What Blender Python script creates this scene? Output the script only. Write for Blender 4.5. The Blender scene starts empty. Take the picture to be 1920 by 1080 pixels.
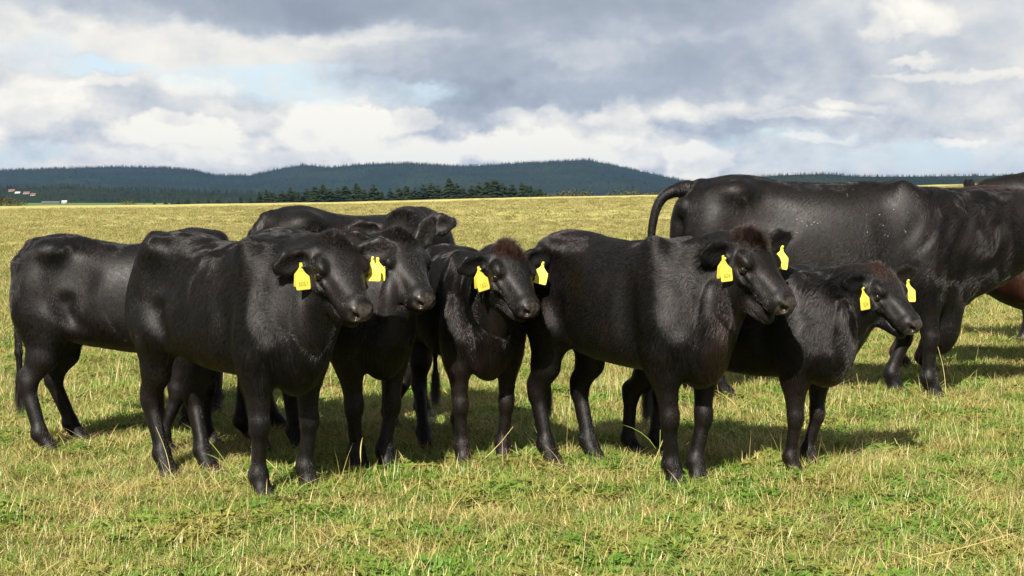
import bpy, math, random
import numpy as np
from mathutils import Vector, Matrix

R = math.radians
scene = bpy.context.scene
COL = scene.collection

# ------------------------------------------------------------------ camera
CAM_H = 1.3
FPX = 3200.0                      # focal length in pixels of the 1920 wide photograph
TILT = math.atan((540 - 375) / FPX)
cam_data = bpy.data.cameras.new('camera')
cam = bpy.data.objects.new('camera', cam_data)
COL.objects.link(cam)
cam.location = (0, 0, CAM_H)
cam.rotation_euler = (math.pi / 2 - TILT, 0, 0)
cam_data.sensor_width = 36
cam_data.lens = 36 * FPX / 1920
cam_data.clip_end = 40000
scene.camera = cam

# ------------------------------------------------------------------ render / exposure
scene.render.engine = 'CYCLES'
cy = scene.cycles
cy.use_denoising = True
cy.max_bounces = 6
cy.diffuse_bounces = 3
cy.glossy_bounces = 3
cy.transmission_bounces = 4
cy.transparent_max_bounces = 8
cy.volume_bounces = 0
cy.caustics_reflective = False
cy.caustics_refractive = False
scene.view_settings.view_transform = 'Standard'
scene.view_settings.look = 'None'
scene.view_settings.gamma = 1
scene.view_settings.exposure = 1.0

# ------------------------------------------------------------------ sun
SUN_EL, SUN_AZ = R(38), R(15)     # the light travels away from the camera and 15 degrees to its right
travel = Vector((math.sin(SUN_AZ) * math.cos(SUN_EL), math.cos(SUN_AZ) * math.cos(SUN_EL), -math.sin(SUN_EL)))
sl = bpy.data.lights.new('sun', 'SUN')
sl.energy = 5.0
sl.angle = R(0.5)
sl.color = (1.0, 0.94, 0.84)
sun = bpy.data.objects.new('sun', sl)
COL.objects.link(sun)
sun.rotation_euler = travel.to_track_quat('-Z', 'Y').to_euler()
sun.location = (-20, -30, 40)


# ------------------------------------------------------------------ helpers
class NT:
    """small node tree helper"""
    def __init__(self, tree):
        self.t = tree
        self.n = tree.nodes
        self.l = tree.links

    def new(self, typ, **kw):
        nd = self.n.new(typ)
        for k, v in kw.items():
            if k == 'inp':
                for kk, vv in v.items():
                    s = nd.inputs[kk]
                    if hasattr(vv, 'is_output') or isinstance(vv, bpy.types.NodeSocket):
                        self.l.new(vv, s)
                    else:
                        s.default_value = vv
            else:
                setattr(nd, k, v)
        return nd

    def math(self, op, a, b=None, c=None, clamp=False):
        nd = self.n.new('ShaderNodeMath')
        nd.operation = op
        nd.use_clamp = clamp
        for i, v in enumerate((a, b, c)):
            if v is None:
                continue
            if isinstance(v, bpy.types.NodeSocket):
                self.l.new(v, nd.inputs[i])
            else:
                nd.inputs[i].default_value = v
        return nd.outputs[0]

    def smooth(self, x, lo, hi, a=0.0, b=1.0):
        nd = self.n.new('ShaderNodeMapRange')
        nd.interpolation_type = 'SMOOTHSTEP'
        self.l.new(x, nd.inputs[0])
        nd.inputs[1].default_value = lo
        nd.inputs[2].default_value = hi
        nd.inputs[3].default_value = a
        nd.inputs[4].default_value = b
        return nd.outputs[0]

    def mix(self, f, a, b):
        nd = self.n.new('ShaderNodeMix')
        nd.data_type = 'RGBA'
        for idx, v in ((0, f), (6, a), (7, b)):
            if isinstance(v, bpy.types.NodeSocket):
                self.l.new(v, nd.inputs[idx])
            else:
                nd.inputs[idx].default_value = v if idx == 0 else (*v[:3], 1)
        return nd.outputs[2]

    def noise(self, vec, scale, detail=4, rough=0.5, dist=0.0):
        nd = self.n.new('ShaderNodeTexNoise')
        if vec is not None:
            self.l.new(vec, nd.inputs['Vector'])
        nd.inputs['Scale'].default_value = scale
        nd.inputs['Detail'].default_value = detail
        nd.inputs['Roughness'].default_value = rough
        nd.inputs['Distortion'].default_value = dist
        return nd.outputs['Fac']


def material(name):
    m = bpy.data.materials.new(name)
    m.use_nodes = True
    m.node_tree.nodes.clear()
    return m, NT(m.node_tree)


def out_surface(nt, sock):
    o = nt.new('ShaderNodeOutputMaterial')
    nt.l.new(sock, o.inputs['Surface'])
    return o


def simple_mat(name, col, rough=0.7, spec=0.3, **kw):
    m, nt = material(name)
    b = nt.new('ShaderNodeBsdfPrincipled', inp={'Base Color': (*col, 1), 'Roughness': rough, 'Specular IOR Level': spec})
    out_surface(nt, b.outputs[0])
    return m


def ray(px, py):
    f = np.array([0, math.cos(TILT), -math.sin(TILT)])
    u = np.array([0, math.sin(TILT), math.cos(TILT)])
    r = np.array([1.0, 0, 0])
    return f + (px - 960) / FPX * r - (py - 540) / FPX * u


def P(px, py, d):
    """world point seen at pixel (px,py) at distance d along +Y"""
    v = ray(px, py)
    v = v / v[1] * d
    return np.array([0, 0, CAM_H]) + v


def G(px, py, zg=0.0):
    """ground point seen at pixel"""
    v = ray(px, py)
    t = (zg - CAM_H) / v[2]
    return np.array([0, 0, CAM_H]) + v * t


def smoothstep(a, b, x):
    t = np.clip((np.asarray(x, dtype=float) - a) / (b - a), 0, 1)
    return t * t * (3 - 2 * t)


# world: Nishita sky with procedural clouds in direction space (clouds filled in by the sky section below)
world = bpy.data.worlds.new('World')
scene.world = world
world.use_nodes = True


def mesh_obj(name, verts, faces, mat=None, parent=None, smooth=True, link=True, mats=None):
    me = bpy.data.meshes.new(name)
    verts = np.asarray(verts, dtype=np.float32)
    if isinstance(faces, np.ndarray):
        nf, k = faces.shape
        me.vertices.add(len(verts))
        me.vertices.foreach_set('co', verts.ravel())
        me.loops.add(nf * k)
        me.loops.foreach_set('vertex_index', faces.astype(np.int32).ravel())
        me.polygons.add(nf)
        me.polygons.foreach_set('loop_start', np.arange(0, nf * k, k, dtype=np.int32))
        me.polygons.foreach_set('loop_total', np.full(nf, k, dtype=np.int32))
        me.update(calc_edges=True)
    else:
        me.from_pydata([tuple(map(float, v)) for v in verts], [], faces)
        me.update()
    if smooth:
        me.polygons.foreach_set('use_smooth', np.ones(len(me.polygons), dtype=bool))
    if mat is not None:
        me.materials.append(mat)
    o = bpy.data.objects.new(name, me)
    if link:
        COL.objects.link(o)
    if parent is not None:
        o.parent = parent
    return o


def tag(o, label=None, cat=None, group=None, kind=None):
    if label:
        o['label'] = label
    if cat:
        o['category'] = cat
    if group:
        o['group'] = group
    if kind:
        o['kind'] = kind
    return o


def empty(name, loc, rz=0.0):
    o = bpy.data.objects.new(name, None)
    COL.objects.link(o)
    o.location = loc
    o.rotation_euler = (0, 0, rz)
    o.empty_display_size = 0.2
    return o


# ------------------------------------------------------------------ sky
def s2l(c):
    return tuple(((x / 255) / 12.92 if x / 255 <= .04045 else ((x / 255 + .055) / 1.055) ** 2.4) for x in c)


SKY_STRENGTH = 0.1


def build_sky():
    nt = NT(world.node_tree)
    nt.n.clear()
    sky = nt.new('ShaderNodeTexSky', sky_type='NISHITA', sun_disc=False)
    sky.sun_elevation = SUN_EL
    sky.sun_rotation = math.atan2(-travel.x, -travel.y)
    sky.altitude = 500
    sky.dust_density = 1.5
    tc = nt.new('ShaderNodeTexCoord')
    sep = nt.new('ShaderNodeSeparateXYZ', inp={0: tc.outputs['Generated']})
    x, y, z = sep.outputs
    az = nt.math('ARCTAN2', x, y)
    el = nt.math('ARCSINE', z)
    comb = nt.new('ShaderNodeCombineXYZ', inp={0: az, 1: nt.math('MULTIPLY', el, 1.35), 2: 0.0})
    v = comb.outputs[0]
    # domain warp gives the ragged, billowing edges
    w1 = nt.noise(v, 9, 5, .55)
    add = nt.new('ShaderNodeVectorMath', operation='ADD', inp={0: v})
    add.inputs[1].default_value = (5.3, 2.1, 0)
    w2 = nt.noise(add.outputs[0], 9, 5, .55)
    w3 = nt.noise(v, 45, 6, .62)
    add2 = nt.new('ShaderNodeVectorMath', operation='ADD', inp={0: v})
    add2.inputs[1].default_value = (9.3, 4.1, 0)
    w4 = nt.noise(add2.outputs[0], 45, 6, .62)
    azw = nt.math('ADD', az, nt.math('ADD', nt.math('MULTIPLY', nt.math('SUBTRACT', w1, .5), .10), nt.math('MULTIPLY', nt.math('SUBTRACT', w3, .5), .030)))
    elw = nt.math('ADD', el, nt.math('ADD', nt.math('MULTIPLY', nt.math('SUBTRACT', w2, .5), .035), nt.math('MULTIPLY', nt.math('SUBTRACT', w4, .5), .018)))

    def ell(px, py, rx, ry, lo=1.15, hi=0.55):
        u_ = (px - 960) / FPX
        cx = math.atan(u_)
        cyy = math.atan((375 - py) / FPX * math.cos(cx))
        dx = nt.math('MULTIPLY', nt.math('SUBTRACT', azw, cx), FPX / rx)
        dy = nt.math('MULTIPLY', nt.math('SUBTRACT', elw, cyy), FPX / ry)
        r2 = nt.math('ADD', nt.math('MULTIPLY', dx, dx), nt.math('MULTIPLY', dy, dy))
        return nt.smooth(r2, lo * lo, hi * hi)
    fb = nt.noise(v, 20, 10, .62, .15)
    fb2 = nt.noise(v, 5, 3, .5)
    # lit tops and darker bases: the same billows compared with themselves a little lower
    add3 = nt.new('ShaderNodeVectorMath', operation='ADD', inp={0: v})
    add3.inputs[1].default_value = (-.004, -.010, 0)
    rel = nt.math('SUBTRACT', nt.noise(add3.outputs[0], 22, 6, .5), nt.noise(v, 22, 6, .5))
    fbs = nt.smooth(fb, .38, .62, -.5, .5)
    fb3 = nt.smooth(nt.noise(v, 62, 8, .6, .1), .36, .64, -.5, .5)
    tex = nt.smooth(el, .025, .085, 1.15, .5)
    L = nt.math('ADD', 0.73, nt.math('MULTIPLY', tex, nt.math('ADD', nt.math('MULTIPLY', fbs, .15), nt.math('MULTIPLY', fb3, .05))))
    L = nt.math('ADD', L, nt.math('MULTIPLY', nt.math('SUBTRACT', fb2, .5), .30))
    L = nt.math('ADD', L, nt.math('MULTIPLY', nt.math('MULTIPLY', rel, tex), -.95))
    # (x, y, rx, ry, weight, outer, inner): bright and dark cloud masses
    for (px, py, rx, ry, wgt, lo, hi) in CLOUDS:
        lo, hi = (lo * 1.12, hi * .55) if (wgt < 0 or py < 200) else (lo, hi)
        wgt = wgt * (1.15 if wgt > 0 else .72)
        L = nt.math('ADD', L, nt.math('MULTIPLY', ell(px, py, rx, ry, lo, hi), wgt))
    ramp = nt.new('ShaderNodeValToRGB')
    nt.l.new(L, ramp.inputs[0])
    cr = ramp.color_ramp
    stops = [(0.0, (138, 149, 163)), (.25, (155, 164, 176)), (.45, (172, 180, 191)), (.62, (200, 204, 208)), (.80, (228, 226, 221)), (1.0, (250, 246, 234))]
    while len(cr.elements) < len(stops):
        cr.elements.new(.5)
    for e, (p, c) in zip(cr.elements, stops):
        e.position = p
        e.color = (*[k * CLOUD_GAIN for k in s2l(c)], 1)
    cloud = nt.new('ShaderNodeVectorMath', operation='SCALE', inp={0: ramp.outputs[0]})
    cloud.inputs['Scale'].default_value = 1 / SKY_STRENGTH
    # blue gaps
    g = None
    for (px, py, rx, ry, lo, hi) in GAPS:
        e = ell(px, py, rx, ry, lo, hi)
        g = e if g is None else nt.math('MAXIMUM', g, e)
    gn = nt.smooth(nt.noise(v, 14, 6, .6), .40, .62)
    g = nt.math('MULTIPLY', g, nt.math('ADD', .25, nt.math('MULTIPLY', gn, .75)))
    up = nt.smooth(el, .25, .9)           # overhead the cloud breaks up and the blue shows
    g = nt.math('MAXIMUM', g, nt.math('MULTIPLY', up, nt.smooth(fb2, .42, .56)))
    soft = nt.mix(.62, sky.outputs[0], cloud.outputs[0])
    pale = nt.new('ShaderNodeVectorMath', operation='SCALE')
    pale.inputs[0].default_value = s2l((200, 219, 230))
    pale.inputs['Scale'].default_value = CLOUD_GAIN / SKY_STRENGTH
    blue = nt.mix(.75, sky.outputs[0], pale.outputs[0])
    col = nt.mix(g, cloud.outputs[0], blue)
    dk = nt.smooth(el, .13, .40, 1.0, .52)       # unseen sky above the view dimmed to weaken its fill light
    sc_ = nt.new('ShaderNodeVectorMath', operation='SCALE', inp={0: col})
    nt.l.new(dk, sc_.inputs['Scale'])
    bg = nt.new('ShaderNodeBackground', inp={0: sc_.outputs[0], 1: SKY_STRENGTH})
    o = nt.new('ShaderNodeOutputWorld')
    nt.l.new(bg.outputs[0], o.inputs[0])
    world.cycles.sampling_method = 'MANUAL'
    world.cycles.sample_map_resolution = 512


CLOUD_GAIN = 0.56
CLOUDS = [
    # dark slab along the top
    (420, 5, 300, 46, -.42, 1.3, .4), (900, 0, 480, 62, -.50, 1.3, .4), (1250, 50, 330, 100, -.16, 1.3, .3),
    # central grey mass with its dark low belly
    (800, 130, 200, 60, -.26, 1.15, .6), (1080, 140, 330, 75, -.24, 1.15, .6), (900, 205, 115, 50, -.34, 1.15, .6), (1020, 180, 260, 24, -.12, 1.2, .5),
    (1340, 250, 190, 30, -.28, 1.15, .6), (1330, 215, 130, 24, .14, 1.1, .6), (1550, 130, 320, 90, -.18, 1.3, .4), (1130, 105, 120, 26, .10, 1.1, .6),
    (1600, 330, 420, 50, -.06, 1.3, .3), (1800, 200, 260, 60, .02, 1.2, .4),
    # bright cumulus near the horizon
    (340, 245, 120, 34, .24, 1.1, .7), (430, 262, 110, 22, .16, 1.1, .6), (640, 235, 120, 44, .28, 1.1, .7), (760, 225, 60, 26, .20, 1.1, .7), (600, 296, 380, 20, .12, 1.2, .5),
    (1060, 280, 240, 40, .28, 1.15, .6), (1000, 225, 120, 24, .18, 1.1, .6), (1290, 300, 70, 34, .24, 1.1, .7), (830, 285, 190, 34, .20, 1.15, .6), (1150, 225, 60, 40, .18, 1.1, .6),
    (60, 200, 110, 60, .16, 1.1, .7), (170, 150, 70, 14, .18, 1.1, .6), (200, 200, 90, 50, -.14, 1.1, .5), (150, 255, 130, 20, -.10, 1.1, .6), (490, 195, 40, 14, -.22, 1.15, .6),
    (380, 165, 90, 20, .16, 1.1, .6), (330, 100, 330, 45, .06, 1.2, .5), (100, 60, 120, 36, .08, 1.2, .5), (90, 55, 40, 14, -.12, 1.2, .5), (690, 60, 150, 20, .14, 1.2, .5),
    (1740, 35, 70, 28, .20, 1.2, .4), (1645, 42, 30, 28, .18, 1.2, .4), (1690, 60, 30, 12, .14, 1.1, .6), (1790, 140, 160, 10, .16, 1.2, .4), (1710, 115, 50, 11, .22, 1.2, .5),
    (1500, 230, 110, 12, .16, 1.1, .5), (1780, 267, 45, 9, .24, 1.2, .5), (1540, 272, 60, 8, .2, 1.2, .5), (1560, 205, 60, 14, .14, 1.1, .6),
]
GAPS = [(40, 90, 80, 25, 1.3, .3), (120, 120, 140, 14, 1.3, .3), (590, 130, 130, 22, 1.2, .3), (500, 155, 200, 30, 1.3, .2), (760, 165, 60, 12, 1.3, .3),
        (640, 175, 220, 26, 1.3, .2), (1700, 300, 300, 26, 1.4, .2), (1450, 275, 150, 16, 1.4, .2), (60, 290, 120, 20, 1.3, .3), (1880, 310, 120, 20, 1.3, .3)]
build_sky()

# ------------------------------------------------------------------ value noise for numpy
def vnoise(p, scale, seed=0):
    q = np.asarray(p, dtype=np.float32) * scale
    i = np.floor(q).astype(np.int64)
    f = q - i
    f = f * f * (3 - 2 * f)

    def h(a, b, c):
        n = (a * 374761393 + b * 668265263 + c * 2147483647 + seed * 144665) & 0xFFFFFFFF
        n = ((n ^ (n >> 13)) * 1274126177) & 0xFFFFFFFF
        n = n ^ (n >> 16)
        return (n & 0xFFFF).astype(np.float32) / 65535.0
    r = 0
    for dx in (0, 1):
        for dy in (0, 1):
            for dz in (0, 1):
                w = (f[..., 0] if dx else 1 - f[..., 0]) * (f[..., 1] if dy else 1 - f[..., 1]) * (f[..., 2] if dz else 1 - f[..., 2])
                r = r + w * h(i[..., 0] + dx, i[..., 1] + dy, i[..., 2] + dz)
    return r * 2 - 1


def unit(v):
    v = np.asarray(v, dtype=float)
    return v / max(np.linalg.norm(v), 1e-9)


# ------------------------------------------------------------------ implicit body on a tensor grid
class Field:
    def __init__(self, xs, ys, zs):
        self.ax = [np.asarray(a, dtype=np.float32) for a in (xs, ys, zs)]
        self.D = np.full([len(a) for a in self.ax], 0.3, dtype=np.float32)

    def sub(self, lo, hi):
        sl = []
        for a, l, h in zip(self.ax, lo, hi):
            i0 = max(int(np.searchsorted(a, l)) - 1, 0)
            i1 = min(int(np.searchsorted(a, h)) + 1, len(a))
            if i1 <= i0 + 1:
                return None
            sl.append(slice(i0, i1))
        X = self.ax[0][sl[0]][:, None, None]
        Y = self.ax[1][sl[1]][None, :, None]
        Z = self.ax[2][sl[2]][None, None, :]
        return tuple(sl), X, Y, Z

    def union(self, sl, d, k):
        a = self.D[sl]
        if k <= 0:
            self.D[sl] = np.minimum(a, d)
            return
        h = np.clip(0.5 + 0.5 * (a - d) / k, 0, 1)
        self.D[sl] = a * (1 - h) + d * h - k * h * (1 - h)

    def carve(self, sl, d, k):
        a = self.D[sl]
        d = -d
        h = np.clip(0.5 - 0.5 * (a - d) / k, 0, 1)
        self.D[sl] = a * (1 - h) + d * h + k * h * (1 - h)

    def cone(self, a, b, ra, rb, up=(0, 0, 1), k=0.03, carve=False):
        """tapered elliptical rod from a to b; ra, rb = (side, up) radii"""
        a = np.asarray(a, float)
        b = np.asarray(b, float)
        ra = np.array(ra if np.ndim(ra) else (ra, ra), float)
        rb = np.array(rb if np.ndim(rb) else (rb, rb), float)
        m = max(ra.max(), rb.max()) + k * 1.3 + 0.01
        got = self.sub(np.minimum(a, b) - m, np.maximum(a, b) + m)
        if got is None:
            return
        sl, X, Y, Z = got
        ax = b - a
        L = np.linalg.norm(ax)
        f = ax / L if L > 1e-6 else np.array([1.0, 0, 0])
        u = np.asarray(up, float)
        u = u - f * u.dot(f)
        if np.linalg.norm(u) < 1e-4:
            u = np.array([1.0, 0, 0]) - f * f[0]
        u = unit(u)
        s = np.cross(f, u)
        px, py, pz = X - a[0], Y - a[1], Z - a[2]
        al = px * f[0] + py * f[1] + pz * f[2]
        t = np.clip(al / max(L, 1e-6), 0, 1)
        ps = px * s[0] + py * s[1] + pz * s[2]
        pu = px * u[0] + py * u[1] + pz * u[2]
        pa = al - t * L
        rs = ra[0] + (rb[0] - ra[0]) * t
        ru = ra[1] + (rb[1] - ra[1]) * t
        re = (rs + ru) * 0.5
        k0 = np.sqrt((ps / rs) ** 2 + (pu / ru) ** 2 + (pa / re) ** 2) + 1e-6
        k1 = np.sqrt((ps / rs ** 2) ** 2 + (pu / ru ** 2) ** 2 + (pa / re ** 2) ** 2) + 1e-6
        d = (k0 * (k0 - 1) / k1).astype(np.float32)
        if carve:
            self.carve(sl, d, k)
        else:
            self.union(sl, d, k)

    def blob(self, c, r, f=(1, 0, 0), u=(0, 0, 1), k=0.03, carve=False):
        """ellipsoid, radii r = (along f, side, along u)"""
        c = np.asarray(c, float)
        f = unit(f)
        u = np.asarray(u, float)
        u = unit(u - f * u.dot(f))
        s = np.cross(f, u)
        m = max(r) + k * 1.3 + 0.01
        got = self.sub(c - m, c + m)
        if got is None:
            return
        sl, X, Y, Z = got
        px, py, pz = X - c[0], Y - c[1], Z - c[2]
        q = [px * v[0] + py * v[1] + pz * v[2] for v in (f, s, u)]
        k0 = np.sqrt(sum((a / b) ** 2 for a, b in zip(q, r))) + 1e-6
        k1 = np.sqrt(sum((a / b ** 2) ** 2 for a, b in zip(q, r))) + 1e-6
        d = (k0 * (k0 - 1) / k1).astype(np.float32)
        if carve:
            self.carve(sl, d, k)
        else:
            self.union(sl, d, k)

    def chain(self, pts, rad, up=(0, 0, 1), k=0.02):
        for i in range(len(pts) - 1):
            self.cone(pts[i], pts[i + 1], rad[i], rad[i + 1], up, k)

    def loft(self, xk, top, mid, bot, wid, n=2.3, k=0.05):
        """trunk: for every x a rounded section between bot and top, widest at mid"""
        got = self.sub((xk[0] - .12, -max(wid) - .12, min(bot) - .12), (xk[-1] + .12, max(wid) + .12, max(top) + .12))
        sl, X, Y, Z = got
        xr = X[:, 0, 0]
        xc = np.clip(xr, xk[0], xk[-1])

        def ip(v):
            # smooth interpolation (Catmull-Rom through the knots)
            v = np.asarray(v, float)
            xx = np.asarray(xk, float)
            m = np.gradient(v, xx)
            j = np.clip(np.searchsorted(xx, xc) - 1, 0, len(xx) - 2)
            h = xx[j + 1] - xx[j]
            t = (xc - xx[j]) / h
            return (((2 * t ** 3 - 3 * t ** 2 + 1) * v[j] + (t ** 3 - 2 * t ** 2 + t) * h * m[j]
                     + (-2 * t ** 3 + 3 * t ** 2) * v[j + 1] + (t ** 3 - t ** 2) * h * m[j + 1]))[:, None, None].astype(np.float32)
        T, M, B, W = ip(top), ip(mid), ip(bot), ip(wid)
        dz = Z - M
        hz = np.where(dz > 0, T - M, M - B)
        e = (xr - xc)[:, None, None] / 0.06
        q = (np.abs(Y / W) ** n + np.abs(dz / hz) ** n + np.abs(e) ** n) ** (1 / n) + 1e-6
        g = np.sqrt((Y / W ** 2) ** 2 + (dz / hz ** 2) ** 2 + (e / .06) ** 2) + 1e-6
        d = np.where(q > 0.3, q * (q - 1) / g, -np.minimum(W, hz) * 0.7).astype(np.float32)
        self.union(sl, d, k)

    def surface(self):
        D = self.D
        ins = D < 0
        s = [D.shape[i] - 1 for i in range(3)]
        cnt = np.zeros(s, dtype=np.int8)
        for a in (0, 1):
            for b in (0, 1):
                for c in (0, 1):
                    cnt += ins[a:s[0] + a, b:s[1] + b, c:s[2] + c]
        act = (cnt > 0) & (cnt < 8)
        I = np.argwhere(act)
        vid = np.full(s, -1, dtype=np.int32)
        vid[act] = np.arange(len(I))
        acc = np.zeros((len(I), 3))
        num = np.zeros(len(I))
        corner = [(a, b, c) for a in (0, 1) for b in (0, 1) for c in (0, 1)]
        for ca in corner:
            for ax in range(3):
                if ca[ax]:
                    continue
                cb = list(ca)
                cb[ax] = 1
                ia = I + np.array(ca)
                ib = I + np.array(cb)
                da = D[ia[:, 0], ia[:, 1], ia[:, 2]]
                db = D[ib[:, 0], ib[:, 1], ib[:, 2]]
                m = (da < 0) != (db < 0)
                t = da[m] / (da[m] - db[m])
                pa = np.stack([self.ax[j][ia[m, j]] for j in range(3)], 1)
                pb = np.stack([self.ax[j][ib[m, j]] for j in range(3)], 1)
                acc[m] += pa + (pb - pa) * t[:, None]
                num[m] += 1
        V = acc / num[:, None]
        quads = []
        for ax in range(3):
            o1, o2 = [(1, 2), (2, 0), (0, 1)][ax]
            sa = [slice(None)] * 3
            sb = [slice(None)] * 3
            sa[ax] = slice(0, -1)
            sb[ax] = slice(1, None)
            A, Bm = ins[tuple(sa)], ins[tuple(sb)]
            E = np.argwhere(A != Bm)
            ok = (E[:, o1] > 0) & (E[:, o2] > 0) & (E[:, o1] < s[o1]) & (E[:, o2] < s[o2])
            E = E[ok]
            flip = A[E[:, 0], E[:, 1], E[:, 2]]
            e1 = np.zeros(3, int)
            e1[o1] = 1
            e2 = np.zeros(3, int)
            e2[o2] = 1
            c = [E - e1 - e2, E - e2, E, E - e1]
            q = np.stack([vid[x[:, 0], x[:, 1], x[:, 2]] for x in c], 1)
            q[~flip] = q[~flip][:, ::-1]
            quads.append(q)
        return V, np.concatenate(quads)


def smooth_mesh(V, Q, it=1, lam=0.5):
    E = np.concatenate([Q[:, [0, 1]], Q[:, [1, 2]], Q[:, [2, 3]], Q[:, [3, 0]]])
    n = len(V)
    deg = np.bincount(E.ravel(), minlength=n).astype(float)
    for _ in range(it):
        for l in (lam, -lam * 0.96):
            acc = np.zeros_like(V)
            for j in range(3):
                acc[:, j] = np.bincount(E[:, 0], V[E[:, 1], j], minlength=n) + np.bincount(E[:, 1], V[E[:, 0], j], minlength=n)
            V = V + l * (acc / np.maximum(deg, 1)[:, None] - V)
    return V


def vnormals(V, Q):
    fn = np.cross(V[Q[:, 2]] - V[Q[:, 0]], V[Q[:, 3]] - V[Q[:, 1]])
    N = np.zeros_like(V)
    for j in range(4):
        for c in range(3):
            N[:, c] += np.bincount(Q[:, j], fn[:, c], minlength=len(V))
    N /= np.maximum(np.linalg.norm(N, axis=1), 1e-12)[:, None]
    return N, np.linalg.norm(fn, axis=1) * 0.5


def axis_grid(lo, hi, flo, fhi, step, fine):
    a = []
    x = lo
    while x < hi:
        a.append(x)
        x += fine if flo - step <= x <= fhi else step
    a.append(x)
    return np.array(a)


# ------------------------------------------------------------------ cattle materials
def coat_material(name, base, sheen=0.5, brown=(0.02, 0.011, 0.008)):
    m, nt = material(name)
    tc = nt.new('ShaderNodeTexCoord')
    att = nt.new('ShaderNodeAttribute', attribute_name='skin')
    sep = nt.new('ShaderNodeSeparateColor', inp={0: att.outputs['Color']})
    mp = nt.new('ShaderNodeMapping', inp={0: tc.outputs['Object'], 3: (0.35, 1.0, 0.22)})
    fine = nt.noise(mp.outputs[0], 160, 3, 0.6)
    mid = nt.noise(tc.outputs['Object'], 9, 4, 0.6)
    wr = nt.noise(mp.outputs[0], 26, 4, 0.6, 0.4)
    nose_c = nt.mix(nt.smooth(nt.noise(tc.outputs['Object'], 55, 4, .6), .42, .6), (.044, .035, .029), (.018, .0145, .013))
    c = nt.mix(nt.smooth(mid, 0.42, 0.68), base, brown)
    c = nt.mix(sep.outputs[2], c, (0.035, 0.014, 0.008))
    c = nt.mix(sep.outputs[0], c, nose_c)       # nose pad
    c = nt.mix(sep.outputs[1], c, (0.022, 0.019, 0.016))      # hooves
    rough = nt.math('ADD', 0.38, nt.math('MULTIPLY', fine, 0.25))
    rough = nt.math('SUBTRACT', rough, nt.math('MULTIPLY', sep.outputs[0], 0.26))
    h = nt.math('ADD', nt.math('MULTIPLY', fine, 0.6), nt.math('MULTIPLY', wr, 0.5))
    bp = nt.new('ShaderNodeBump', inp={'Strength': 0.35, 'Distance': 0.005, 'Height': h})
    b = nt.new('ShaderNodeBsdfPrincipled', inp={'Base Color': c, 'Roughness': rough, 'Specular IOR Level': 0.22,
                                                'Sheen Weight': 0.0, 'Sheen Roughness': 0.4, 'Normal': bp.outputs[0]})
    out_surface(nt, b.outputs[0])
    return m


def hair_material(name, col, rough=0.20):
    m, nt = material(name)
    inf = nt.new('ShaderNodeHairInfo')
    c = nt.mix(inf.outputs['Random'], tuple(x * 0.6 for x in col), tuple(x * 1.5 for x in col))
    h = nt.new('ShaderNodeBsdfHairPrincipled')
    h.parametrization = 'COLOR'
    nt.l.new(c, h.inputs['Color'])
    h.inputs['Roughness'].default_value = rough
    h.inputs['Radial Roughness'].default_value = 0.35
    h.inputs['IOR'].default_value = 1.43
    h.inputs['Random Roughness'].default_value = 0.15
    out_surface(nt, h.outputs[0])
    return m


MAT = {}
MAT['coat'] = coat_material('black_hide', (0.0040, 0.0034, 0.0032), brown=(.0065, .0044, .0036))
MAT['coat_brown'] = coat_material('chestnut_hide', (0.016, 0.006, 0.0035), brown=(0.030, 0.009, 0.005))
MAT['fur'] = hair_material('black_fur', (0.004, 0.003, 0.0027))
MAT['fur_faded'] = hair_material('faded_fur', (0.022, 0.0115, 0.0085), 0.26)
MAT['fur_brown'] = hair_material('chestnut_fur', (0.036, 0.011, 0.006))
MAT['tuft'] = hair_material('brown_tuft', (0.035, 0.019, 0.014), 0.35)
MAT['eye'] = simple_mat('eye', (0.006, 0.004, 0.003), 0.06, 0.6)


def tag_material():
    m, nt = material('yellow_tag')
    b = nt.new('ShaderNodeBsdfPrincipled', inp={'Base Color': (0.90, 0.80, 0.12, 1), 'Roughness': 0.45, 'Specular IOR Level': 0.4})
    tr = nt.new('ShaderNodeBsdfTranslucent', inp={'Color': (0.85, 0.70, 0.05, 1)})
    mx = nt.new('ShaderNodeMixShader', inp={0: 0.25, 1: b.outputs[0], 2: tr.outputs[0]})
    out_surface(nt, mx.outputs[0])
    return m


MAT['tag'] = tag_material()
MAT['ink'] = simple_mat('tag_ink', (0.42, 0.32, 0.04), 0.8, 0.2)
MAT['fleck'] = simple_mat('pale_fleck', (.6, .58, .52), .9, .1)


def hair_curves(name, roots, dirs, lens, bend, rad, mat, parent):
    """hair curves of 4 points; dirs = start direction, bend = direction of the tip"""
    n = len(roots)
    cu = bpy.data.hair_curves.new(name)
    cu.add_curves([4] * n)
    t = np.array([0, .33, .66, 1.0])[None, :, None]
    p = roots[:, None, :] + dirs[:, None, :] * (lens[:, None, None] * t) + bend[:, None, :] * (lens[:, None, None] * t * t)
    cu.attributes['position'].data.foreach_set('vector', p.astype(np.float32).ravel())
    ra = cu.attributes.get('radius') or cu.attributes.new('radius', 'FLOAT', 'POINT')
    rr = rad * np.tile(np.array([1.0, .85, .6, .15], dtype=np.float32), n)
    ra.data.foreach_set('value', rr.astype(np.float32))
    cu.materials.append(mat)
    o = bpy.data.objects.new(name, cu)
    COL.objects.link(o)
    o.parent = parent
    return o


def smooth_path(p, ts):
    p = np.asarray(p, float)
    q = np.concatenate([[2 * p[0] - p[1]], p, [2 * p[-1] - p[-2]]])
    out = []
    for t in ts:
        i = min(int(t), len(p) - 2)
        u = t - i
        a, b, c, d = q[i:i + 4]
        out.append(.5 * ((2 * b) + (c - a) * u + (2 * a - 5 * b + 4 * c - d) * u * u + (3 * b - a - 3 * c + d) * u ** 3))
    return np.array(out)


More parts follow.
